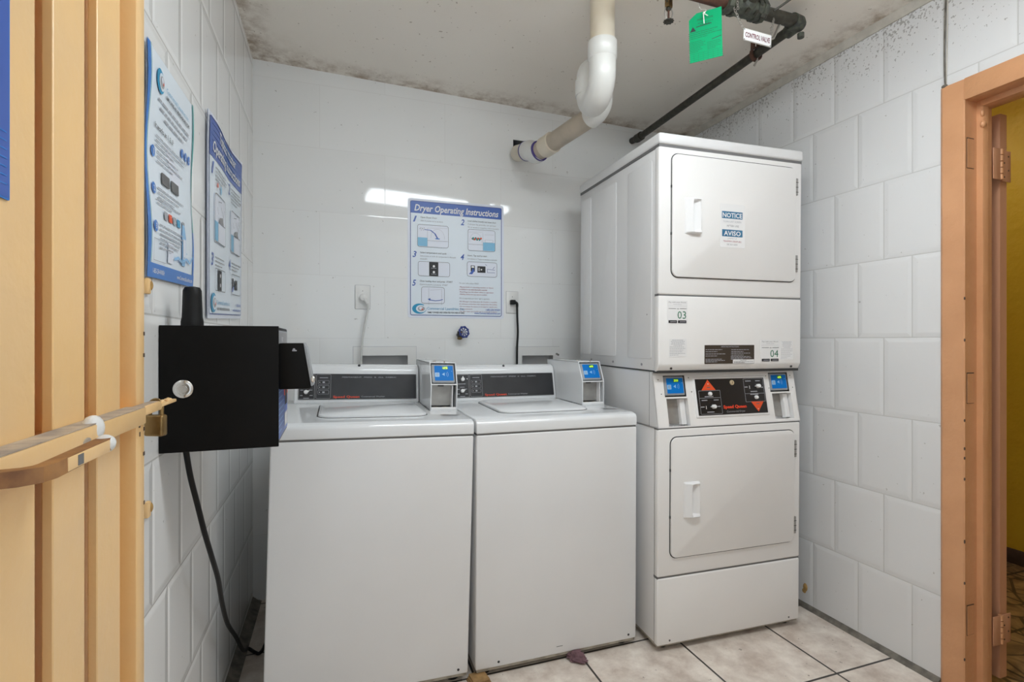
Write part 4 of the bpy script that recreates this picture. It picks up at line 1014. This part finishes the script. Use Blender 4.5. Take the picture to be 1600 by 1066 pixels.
for z in (1.068, 1.050, 1.205, 1.17, .93, 1.01): b.box(GX-.0052, GX-.0044, .982-.004*random.random(), .986, z, z+.006, 'jamb_dark')
b.box(GX-.0055, GX-.0044, .960, .966, 1.058, 1.067, 'jamb_dark'); b.box(GX-.0055, GX-.0044, .962, .966, 1.044, 1.051, 'jamb_dark')
b.build('gate_frame', t)
# flat lock bar with a dusty upper face
b = MB(); b.M = G0
b.box(GX, GX+.026, .30, .890, 1.074, 1.0985, 'gate', .002); b.box(GX+.001, GX+.025, .31, .888, 1.0985, 1.0998, 'dust')
b.box(GX, GX+.018, .885, .995, 1.0815, 1.0965, 'gate', .004); b.box(GX+.002, GX+.014, .80, .985, 1.0965, 1.0975, 'dust')
b.box(GX+.001, GX+.017, .990, 1.078, 1.086, 1.0915, 'gate', .0015)
for k in range(7): b.sphere((GX+.006+.008*random.random(), 1.015+.008*k, 1.0925), .0035, 'gate', (1, 1.4, .8), 8, 6)
lb = b.build('lock_bar', t)
b = MB(); b.M = G0; HX = -.226
b.tube([(GX+.0, .505, 1.087), (HX-.012, .512, 1.0875), (HX-.002, .518, 1.088), (HX, .528, 1.088), (HX, .640, 1.0895)], .01, 'wood', 4, 0, True, (.0065, .0065))
b.box(HX-.006, HX+.0072, .545, .632, 1.0825, 1.0945, 'gate', .0008)
b.box(HX+.007, HX+.0078, .562, .572, 1.084, 1.0935, 'gapgrey')
b.build('bolt_handle', t, label='scuffed bare bolt handle')
b = MB(); b.M = G0; b.lathe([(.0065, 0), (.0090, .003), (.0095, .008), (.008, .013), (.004, .0155)], (HX, .632, 1.0895), (0, 1, 0), 'tape', 20); b.build('tape_wrap', t, label='white tape wrapped on the handle end')
b = MB(); b.M = G0
b.sphere((GX+.018, .735, 1.092), .016, 'tape', (.7, 1.0, 1.0), 14, 10); b.sphere((GX+.016, .755, 1.086), .013, 'tape', (.7, 1.3, .6), 12, 8); b.sphere((GX+.02, .70, 1.083), .012, 'dust', (.6, 1.6, .7), 12, 8)
b.build('caulk_blob', t, label='glossy white blob of caulk')
# sign on gate
b = MB(); b.M = plane((GX+.0006, .30, 1.327), (0, 1, 0), (0, 0, 1)); b.slab(0, .306, 0, .44, 0, .0012, 'sign_blue2', .002); b.rect(.0, .304, .002, .435, .0015, 'sign_blue')
b.rect(.02, .28, .09, .42, .0019, 'sign_bg')
for k in range(7): b.line(.004, .008+.008*k, .300, .014+.008*k, .0014, .0019, 'sign_blue2')
b.build('gate_poster', label='dark blue edge of a poster fixed to the yellow gate', category='poster')
# padlock
t = empty('padlock', (-.2935, 1.036, 1.078), (0, 0, 1.2), label='aged brass padlock hanging from the hasp of the yellow gate', category='padlock')
b = MB(); b.box(-.008, .008, -.0165, .0165, -.046, -.009, 'brass', .004, 3); b.build('lock_body', t)
b = MB(); P = [(0, -.0105, -.012), (0, -.0105, .006)]+[(0, -.0105*math.cos(a), .006+.0105*math.sin(a)) for a in [math.pi*k/10 for k in range(1, 10)]]+[(0, .0105, .006), (0, .0105, -.012)]
b.tube(P, .0033, 'brass', 10); b.build('shackle', t)
# paint lumps left on the wall by the old latch
for z, lab in ((.865, 'small yellow paint lump on the left wall tiles, low beside the gate'), (1.312, 'small yellow paint lump on the left wall tiles, just under the card payment poster')):
    b = MB(); b.M = Matrix.Translation((XL, 1.208, z))
    b.box(-.001, .008, -.012, .006, -.022, .010, 'gate', .003, 2); b.sphere((.006, .004, -.004), .007, 'foam', (.8, .8, 1.5), 10, 8)
    b.build('paint_lump', label=lab, category='paint lump', group='yellow paint lumps')

# ------------------------------------------------------------------ PVC drain
t = empty('drain_pipe', (.936, 1.687, 2.44), label='white PVC drain pipe with a U trap between the ceiling and the back wall', category='pipe')
DM = Matrix.Translation((-.936, -1.687, -2.44)); R = .0455
def dp(name, pts, r, m, sm=0, **kw):
    b = MB(); b.M = DM; b.tube(pts, r, m, 32, sm); return b.build(name, t, **kw)
A = (.936, 1.687)
dp('pipe', [(*A, 2.50), (*A, 2.27)], R, 'pvc', label='yellowed vertical pipe')
dp('coupling', [(*A, 2.305), (*A, 2.303), (*A, 2.245), (*A, 2.238)], [R, .0535, .0535, .048], 'pvc_white')
r_ = .078
ux, uy = .15, .989
def arc(c, r, a0, a1, n=12): return [(c[0]+ux*r*math.cos(a), c[1]+uy*r*math.cos(a), c[2]+r*math.sin(a)) for a in [a0+(a1-a0)*k/n for k in range(n+1)]]
c1 = (A[0]+ux*r_, A[1]+uy*r_, 2.198)
dp('trap_bend', [(*A, 2.25)]+arc(c1, r_, math.pi, 2*math.pi, 16)+[(A[0]+2*ux*r_, A[1]+2*uy*r_, 2.215)], .0495, 'pvc_white', label='white U shaped trap bend')
B = (A[0]+2*ux*r_, A[1]+2*uy*r_)
dp('coupling', [(*B, 2.175), (*B, 2.177), (*B, 2.238), (*B, 2.24)], [.049, .0535, .0535, .049], 'pvc_white')
dp('elbow', [(*B, 2.235), (B[0]+.002, B[1]+.004, 2.262), (B[0]+.022, B[1]+.020, 2.290), (B[0]+.060, B[1]+.045, 2.280), (B[0]+.088, B[1]+.060, 2.235), (B[0]+.094, B[1]+.070, 2.195), (B[0]+.088, B[1]+.095, 2.168), (B[0]+.078, B[1]+.135, 2.158)], .047, 'pvc_white', 5)
C0 = (B[0]+.082, B[1]+.11, 2.161); C1 = (.957, 2.275, 2.131)
dp('pipe', [C0, C1], R*.93, 'pvc_tan', label='dusty beige pipe')
d = (Vector(C1)-Vector(C0)).normalized(); E0 = Vector(C1)
dp('coupling', [E0-d*.055, E0-d*.054, E0+d*.012, E0+d*.013], [R*.93, .0495, .0495, R*.93], 'pvc')
E1 = E0+d*.055
dp('pipe', [E0, E1+d*.02], R*.93, 'pvc_tan')
dp('primer_ring', [E1-d*.008, E1-d*.007, E1+d*.001, E1+d*.002], [.043, .0500, .0500, .043], 'primer', label='purple primer ring')
wd = Vector((-.08, .93, .22)).normalized()
E2 = E1+d*.03; E3 = E2+Vector((-.004, .055, .036))
dp('elbow', [E1, E2, E3, E3+wd*.045], .0485, 'pvc_white', 5)
dp('primer_ring', [E3+wd*.042, E3+wd*.043, E3+wd*.050, E3+wd*.051], [.043, .0500, .0500, .043], 'primer', label='purple primer ring')
dp('pipe', [E3+wd*.04, E3+wd*.16], R*.93, 'pvc', label='yellowed stub entering the wall')

# ------------------------------------------------------------------ sprinkler piping and control valve
t = empty('sprinkler_pipe', (1.64, 1.475, 2.385), label='dark iron sprinkler pipe with control valve running below the ceiling at right', category='pipe')
SM = Matrix.Translation((-1.64, -1.475, -2.385))
def sp(name, f, **kw):
    b = MB(); b.M = SM; f(b); return b.build(name, t, **kw)
sp('branch_pipe', lambda b: b.cyl((1.64, 1.475, 2.385), (1.64, 2.535, 2.360), .0175, 'iron', 20))
sp('elbow', lambda b: (b.cyl((1.64, 2.505, 2.361), (1.64, 2.545, 2.360), .024, 'iron', 18), b.sphere((1.64, 2.55, 2.362), .024, 'iron'), b.cyl((1.64, 2.55, 2.362), (1.64, 2.606, 2.368), .018, 'iron', 14)))
sp('elbow', lambda b: (b.sphere((1.645, 1.470, 2.387), .027, 'valve_green', (1, 1, 1)), b.cyl((1.645, 1.47, 2.386), (1.645, 1.520, 2.384), .023, 'valve_green', 18), b.cyl((1.645, 1.47, 2.388), (1.605, 1.464, 2.388), .029, 'valve_green', 18), b.cyl((1.652, 1.465, 2.352), (1.652, 1.465, 2.335), .012, 'valve_green', 10)))
sp('main_pipe', lambda b: b.cyl((1.36, 1.462, 2.391), (.95, 1.462, 2.395), .022, 'rust', 22), label='rusty main pipe')
sp('main_pipe', lambda b: b.cyl((1.62, 1.462, 2.388), (1.36, 1.462, 2.391), .022, 'iron', 22))
def valve(b):
    b.cyl((1.30, 1.462, 2.392), (1.45, 1.462, 2.389), .033, 'valve_green', 20)
    for x in (1.305, 1.335, 1.43, 1.455): b.cyl((x-.009, 1.462, 2.391), (x+.009, 1.462, 2.391), .039, 'valve_green', 8)
    b.sphere((1.385, 1.462, 2.395), .046, 'valve_green', (1, .9, .8)); b.cyl((1.385, 1.462, 2.39), (1.385, 1.41, 2.42), .026, 'iron', 12)
    b.cyl((1.395, 1.42, 2.415), (1.395, 1.385, 2.425), .032, 'iron', 6)
    for k in range(6):
        a = k*math.pi/3; b.cyl((1.39+.038*math.cos(a), 1.44, 2.385+.034*math.sin(a)), (1.39+.038*math.cos(a), 1.425, 2.39+.034*math.sin(a)), .007, 'iron', 6)
    b.cyl((1.455, 1.40, 2.355), (1.545, 1.33, 2.42), .004, 'iron', 8)
    b.cyl((1.44, 1.44, 2.36), (1.45, 1.43, 2.35), .009, 'iron', 8)
sp('control_valve', valve, label='green grey control valve body')
def hanger(b):
    # strap hanger round the branch pipe
    P = [(1.64+.024*math.cos(a), 1.67, 2.380+.026*math.sin(a)) for a in [math.radians(60+k*20) for k in range(0, 19)]]
    b.tube(P, .01, 'rust', 4, 0, True, (.008, .0025)); b.tube([(1.624, 1.67, 2.40), (1.628, 1.67, 2.46)], .01, 'rust', 4, 0, True, (.010, .003)); b.tube([(1.656, 1.67, 2.40), (1.652, 1.67, 2.46)], .01, 'rust', 4, 0, True, (.010, .003))
    b.cyl((1.64, 1.66, 2.354), (1.64, 1.68, 2.336), .004, 'chain', 8)
sp('pipe_hanger', hanger)
def brk(b): b.tube([(1.545, 1.462, 2.36), (1.53, 1.475, 2.315)], .01, 'chain', 4, 0, True, (.006, .002)); b.tube([(1.53, 1.475, 2.315), (1.51, 1.46, 2.30)], .01, 'chain', 4, 0, True, (.005, .002))
sp('bracket_strap', brk)

t = empty('fire_sprinkler', (1.105, 1.520, 2.457), label='bronze fire sprinkler head hanging from the ceiling left of the green tag', category='sprinkler')
b = MB(); b.cyl((0, 0, 0), (0, 0, -.078), .0125, 'valve_green', 16, .013); b.cyl((0, 0, -.07), (0, 0, -.092), .0145, 'brass', 6); b.build('sprinkler_stem', t)
b = MB(); b.tube([(-.011, 0, -.09), (-.016, 0, -.108), (-.010, 0, -.134)], .0022, 'chain', 8, 3); b.tube([(.011, 0, -.09), (.016, 0, -.108), (.010, 0, -.134)], .0022, 'chain', 8, 3); b.cyl((0, 0, -.09), (0, 0, -.13), .0035, 'rust', 8); b.sphere((0, 0, -.096), .009, 'iron', (1, 1, .8), 10, 8); b.build('sprinkler_frame', t)
b = MB()
b.lathe([(.004, -.004), (.0165, -.002), (.017, 0), (.005, .003)], (0, 0, -.138), (0, 0, 1), 'iron', 20)
for k in range(10):
    a = k*math.pi/5; b.cyl((.013*math.cos(a), .013*math.sin(a), -.139), (.0185*math.cos(a), .0185*math.sin(a), -.139), .002, 'iron', 6)
b.build('deflector', t)

# CONTROL VALVE sign on chains
t = empty('valve_sign', (1.395, 1.415, 2.258), label='small white CONTROL VALVE sign hanging on chains from the sprinkler pipe', category='sign')
b = MB(); b.M = plane((0, 0, 0), (1, .0, -.025), (.02, -.05, 1))
b.slab(-.063, .063, -.022, .022, 0, .0015, 'chain', .002); b.slab(-.060, .060, -.019, .019, .0012, .0022, 'plastic_white', .002); b.text('CONTROL VALVE', 0, -.0085, .017, 'maroon_dark', .108, .0026, .025, 0, 'C')
b.disc(-.058, .016, .002, .0026, 'gap', None, 8); b.disc(.057, -.017, .002, .0026, 'gap', None, 8); b.disc(-.057, -.017, .002, .0026, 'gap', None, 8); b.build('sign_plate', t)
def chain(P, r=.004):
    b = MB(); P = [Vector(p) for p in P]; L = (P[1]-P[0]).length; n = int(L/.009); d = (P[1]-P[0]).normalized()
    for k in range(n):
        c = P[0]+(P[1]-P[0])*(k+.5)/n; s_ = d.cross(Vector((0, 1, 0) if k % 2 else (.7, .7, .1))).normalized()
        Q = [c+d*.0062*math.cos(a)+s_*.0032*math.sin(a) for a in [2*math.pi*j/10 for j in range(11)]]; b.tube(Q, .0011, 'chain', 6)
    return b.build('chain', t)
chain([(-.060, 0, .018), (-.078, .03, .115)]); chain([(.060, 0, .015), (.112, .035, .112)]); chain([(-.074, .01, .09), (-.072, .02, .16)])

# green inspection tag
t = empty('inspection_tag', (1.190, 1.435, 2.305), (0, 0, 0), label='bright green inspection tag tied to the sprinkler pipe', category='tag')
e = Vector((.68, -.73, 0)).normalized()
b = MB(); b.M = plane((0, 0, 0), e, (-.03, 0, 1))
TW_, TZ0, TZ1 = .105/2, -.150, .015
b.prism([(-TW_, TZ0), (TW_, TZ0+.0), (TW_, TZ1), (-TW_+.025, TZ1), (-TW_, TZ1-.018)], 0, .0008, 2, 'tag_green')
w_ = .0011
random.seed(3)
b.text('INSPECTION', 0, -.012, .007, 'tag_ink', .05, w_, .02, 0, 'C'); lines(b, -.03, .03, -.03, -.018, 2, 'tag_ink', .002, w_, 'C')
b.poly([(-.050, -.045), (-.030, -.045), (-.040, -.028)], w_, 'black_print'); b.line(-.03, -.032, .02, -.030, .0025, w_, 'black_print')
lines(b, -.055, .055, -.072, -.046, 4, 'tag_ink', .0016, w_); lines(b, -.055, .0, -.118, -.078, 7, 'tag_ink', .0014, w_); lines(b, .005, .055, -.118, -.090, 5, 'tag_ink', .0014, w_)
b.line(.02, -.085, .05, -.080, .002, w_, 'black_print')
for k in range(8): b.rect(-.055+.0155*k, -.0545+.0155*k, -.150, -.122, w_, 'tag_ink')
for k in range(5): b.rect(-.055, .055, -.150+.007*k, -.1494+.007*k, w_, 'tag_ink')
b.build('tag_card', t)
b = MB(); b.tube([(-.012, -.01, -.035), (-.016, -.012, -.012), (-.010, -.006, .002), (.004, .0, .02), (.012, .04, .05), (.02, .052, .085)], .0016, 'tie', 8, 5)
b.tube([(-.010, -.006, .002), (.02, -.006, -.004), (.055, .0, .008), (.09, .03, .035), (.10, .055, .055)], .0014, 'tie', 8, 5); b.sphere((-.010, -.007, .002), .0045, 'tie', (1, 1, 1), 8, 6); b.build('zip_tie', t)

# ------------------------------------------------------------------ small things
t_ = bmesh.new(); bmesh.ops.create_icosphere(t_, subdivisions=4, radius=1)
from mathutils import noise as nz
for v in t_.verts:
    n_ = nz.noise(v.co*2.6)*.35+nz.noise(v.co*6)*.18; v.co = v.co*(1+n_); v.co = Vector((v.co.x*.030, v.co.y*.028, (v.co.z+.9)*.016))
    if v.co.y < -.008: v.co.x += .02*(-v.co.y-.008)/.03; v.co.y *= 1.5; v.co.z *= .5
b = MB(); b.M = Matrix.Translation((.853, 1.742, .001)); b.add(t_, 'lint', True)
b.build('cloth_scrap', label='crumpled mauve cloth scrap on the floor under the middle washing machine', category='cloth')
b = MB(); b.M = Matrix.Translation((.476, 1.722, 0)) @ Matrix.Rotation(.15, 4, 'Z')
for k in range(3): b.box(-.035+.004*k, .036-.003*k, -.016, .04, .0005+.007*k, .0065+.007*k, 'card', .0008)
b.box(-.02, .0, -.0165, -.0155, .004, .012, 'jamb_dark'); b.build('cardboard_shim', label='folded cardboard shim under the front corner between the two washing machines', category='cardboard')
b = MB(); b.M = Matrix.Translation((1.955, 2.585, 2.40)); b.sphere((0, 0, 0), .038, 'foam', (1, .7, .5)); b.sphere((-.03, .0, .008), .026, 'foam', (1, .7, .5)); b.sphere((.025, 0, -.004), .02, 'foam', (1, .7, .5))
b.build('foam_patch', label='tan expanding foam patch in the far ceiling corner above the stacked dryer', category='foam')
b = MB(); b.M = Matrix.Translation((XR, 1.752, .085)); b.sphere((-.001, 0, 0), .014, 'foam', (.3, .8, 1.3)); b.sphere((-.001, .006, -.018), .010, 'foam', (.3, 1, 1)); b.build('glue_stain', label='small tan glue stain on the right wall tiles beside the foot of the dryer', category='stain')
